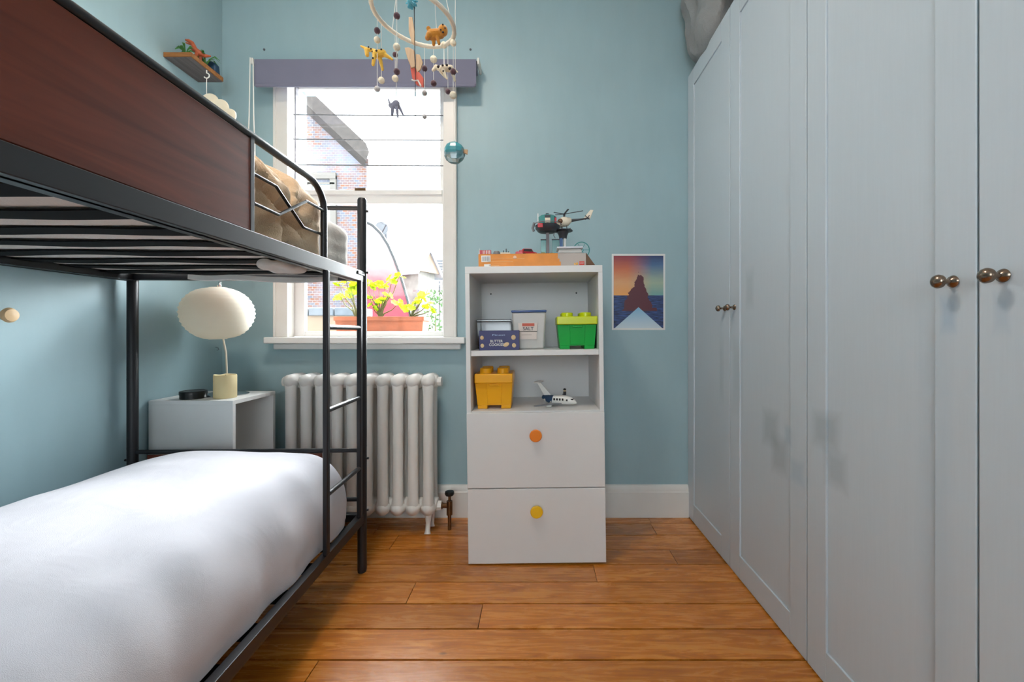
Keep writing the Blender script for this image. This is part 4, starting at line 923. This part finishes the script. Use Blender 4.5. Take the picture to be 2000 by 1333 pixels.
# low wall with grey coping
GW = tag(empty('garden_wall', (0, 0, 0)), 'low beige garden wall capped with grey coping blocks', 'wall'); Yw = 3.6
zA, zB = at(0, 617, Yw).z, at(0, 601, Yw).z; X0, X1 = -3.2, at(702, 0, Yw).x
MB().box(X0, Yw+.03, 0, X1, Yw+.25, zA).build('wall_face', M_beigewall, GW)
k = 0; x = X1
while x > X0+.1:
    MB().box(x-.215, Yw, zA, x-.004, Yw+.3, zB).build('coping_block', M_slate, GW, .008); x -= .22
# red arched panel
AR = tag(empty('garden_windbreak', (0, 0, 0)), 'tall red and pale pink arched fabric panel standing in the garden', 'windbreak'); Ya = 5.0
rp = [(716, 434), (728, 440), (744, 456), (758, 478), (770, 505), (781, 535), (790, 565), (797, 590), (801, 615), (803, 640)]; lf = [(709, 438), (704, 447), (702, 480), (701, 510), (700, 545), (700, 580), (700, 610), (700, 640)]
pts = [at(x, y, Ya) for x, y in lf[::-1]]+[at(x, y, Ya) for x, y in rp]
pts = [Vector((pts[0].x-.02, Ya, 0))]+pts+[Vector((pts[-1].x+.05, Ya, 0))]
def arch_mat():
    t = NT('red fade fabric'); s = t.add('ShaderNodeSeparateXYZ', {'Vector': t.coord()}); n = t.noise(t.map(t.coord(), (1, 1, 2.2)), 2.2, 4, .6, .6)
    z = t.math('ADD', s.outputs[2], t.math('MULTIPLY', t.math('SUBTRACT', n, .5), .5))
    f = t.math('DIVIDE', z, 2.4)
    t.p(Base_Color=t.ramp(f, [(.42, hexc('#96202e')), (.60, hexc('#a02c38')), (.70, hexc('#8c5c5c')), (.8, hexc('#7c7070'))]), Roughness=.7); return t.m
m = MB(); m.prism([(p.x, p.z) for p in pts], Ya, Ya+.02, 'Y'); m.build('fabric_panel', arch_mat(), AR)
MB().tube(pts, .018, 8).build('rim', M_dark, AR)
# playhouse
PH = tag(empty('garden_playhouse', (at(800, 0, 6).x, 6.2, 0), (0, 0, -.45)), 'pale wooden garden playhouse with a white pitched roof', 'playhouse'); 
q = 6.2/F; e0 = 1+(HY-528)*q; rg = 1+(HY-491)*q
MB().box(-.18, -.15, 0, .22, .2, e0).build('cladding', mat('pale boards', '#6a655f', .8, var=.25, vs=9), PH)
m = MB(); m.prism([(-.26, e0-.06), (-.24, e0-.10), (.02, rg-.03), (.28, e0-.10), (.30, e0-.06), (.02, rg+.03)], -.32, .30, 'X'); m.build('roof', mat('white felt roof', '#808084', .8), PH)
m = MB(); m.prism([(-.20, e0-.05), (.24, e0-.05), (.02, rg-.04)], .26, .28, 'X'); m.build('gable', mat('brown gable', '#675648', .8, var=.2), PH)
for k in range(5): MB().box(.19, -.22, e0-.35-.13*k, .30, -.18, e0-.32-.13*k).build('step', M_brick, PH)
# dish
DS = tag(empty('satellite_dish', (at(745, 0, 8).x, 8, 0)), 'grey satellite dish on a pole beyond the red panel', 'satellite dish'); z = at(0, 447, 8).z
MB().cyl((.05, .1, 0), (.05, .1, z), .03, seg=8).build('pole', M_slate, DS)
MB().lathe([(.13, 0), (.13, .012), (.10, -.01), (.003, -.03)], (0, 0, z), 24, 'Y').build('dish', mat('dish grey', '#70767a', .6), DS)
MB().tube([(0, 0, z-.1), (.2, -.3, z), (.14, -.35, z+.02)], .012, 6).build('feed_arm', M_slate, DS)
# far house
FH = tag(empty('far_house', (0, 0, 0)), 'distant house with a pale tiled roof at the right of the window', 'house'); Yf = 13.0
a, b = at(806, 478, Yf), at(905, 560, Yf)
MB().box(a.x-.4, Yf+1, 0, b.x+3, Yf+5, b.z).build('wall', M_out_white, FH)
m = MB(); v = [(a.x-.6, Yf, b.z), (b.x+3.2, Yf, b.z), (b.x+3.2, Yf+2.6, a.z), (a.x-.2, Yf+2.6, a.z)]
m.hexa([(x, y, z-.12) for x, y, z in v], v)
for k in range(9):
    t = k/9; y = Yf+2.6*t; zz = b.z+(a.z-b.z)*t; m.box(a.x-.4, y-.03, zz-.02, b.x+3.2, y+.03, zz+.05)
m.build('roof', mat('pale tiles', '#606164', .8, var=.1), FH)
# fence and shrub
FN = tag(empty('garden_fence', (0, 0, 0)), 'pale slatted garden fence behind the playhouse', 'fence'); Yn = 9
for k in range(10):
    x = at(845, 0, Yn).x+k*.16; MB().box(x, Yn, 0, x+.12, Yn+.03, at(0, 548, Yn).z-.02*k).build('fence_board', M_out_white, FN)
SB = tag(empty('shrub', (at(850, 0, 4.6).x, 4.6, 0)), 'small grey-green shrub beside the garden playhouse', 'shrub'); m = MB()
for i in range(260):
    z = R.uniform(.1, 1.42); rad = .17*(1-.4*z/1.4); a = R.uniform(0, 6.28); r = rad*math.sqrt(R.random()); c = Vector((r*math.cos(a), r*math.sin(a), z)); d = Vector((R.uniform(-1, 1), R.uniform(-1, 1), R.uniform(-.2, 1))).normalized()*.045
    m.tube([c, c+d*.5, c+d], [.002, .012, .002], 5, flat=.2)
m.build('foliage', M_shrub, SB); MB().tube([(0, 0, 0), (.01, 0, .6), (0, .01, 1.2)], [.015, .01, .004], 6).build('stem', M_stem, SB)
bpy.context.view_layer.update()
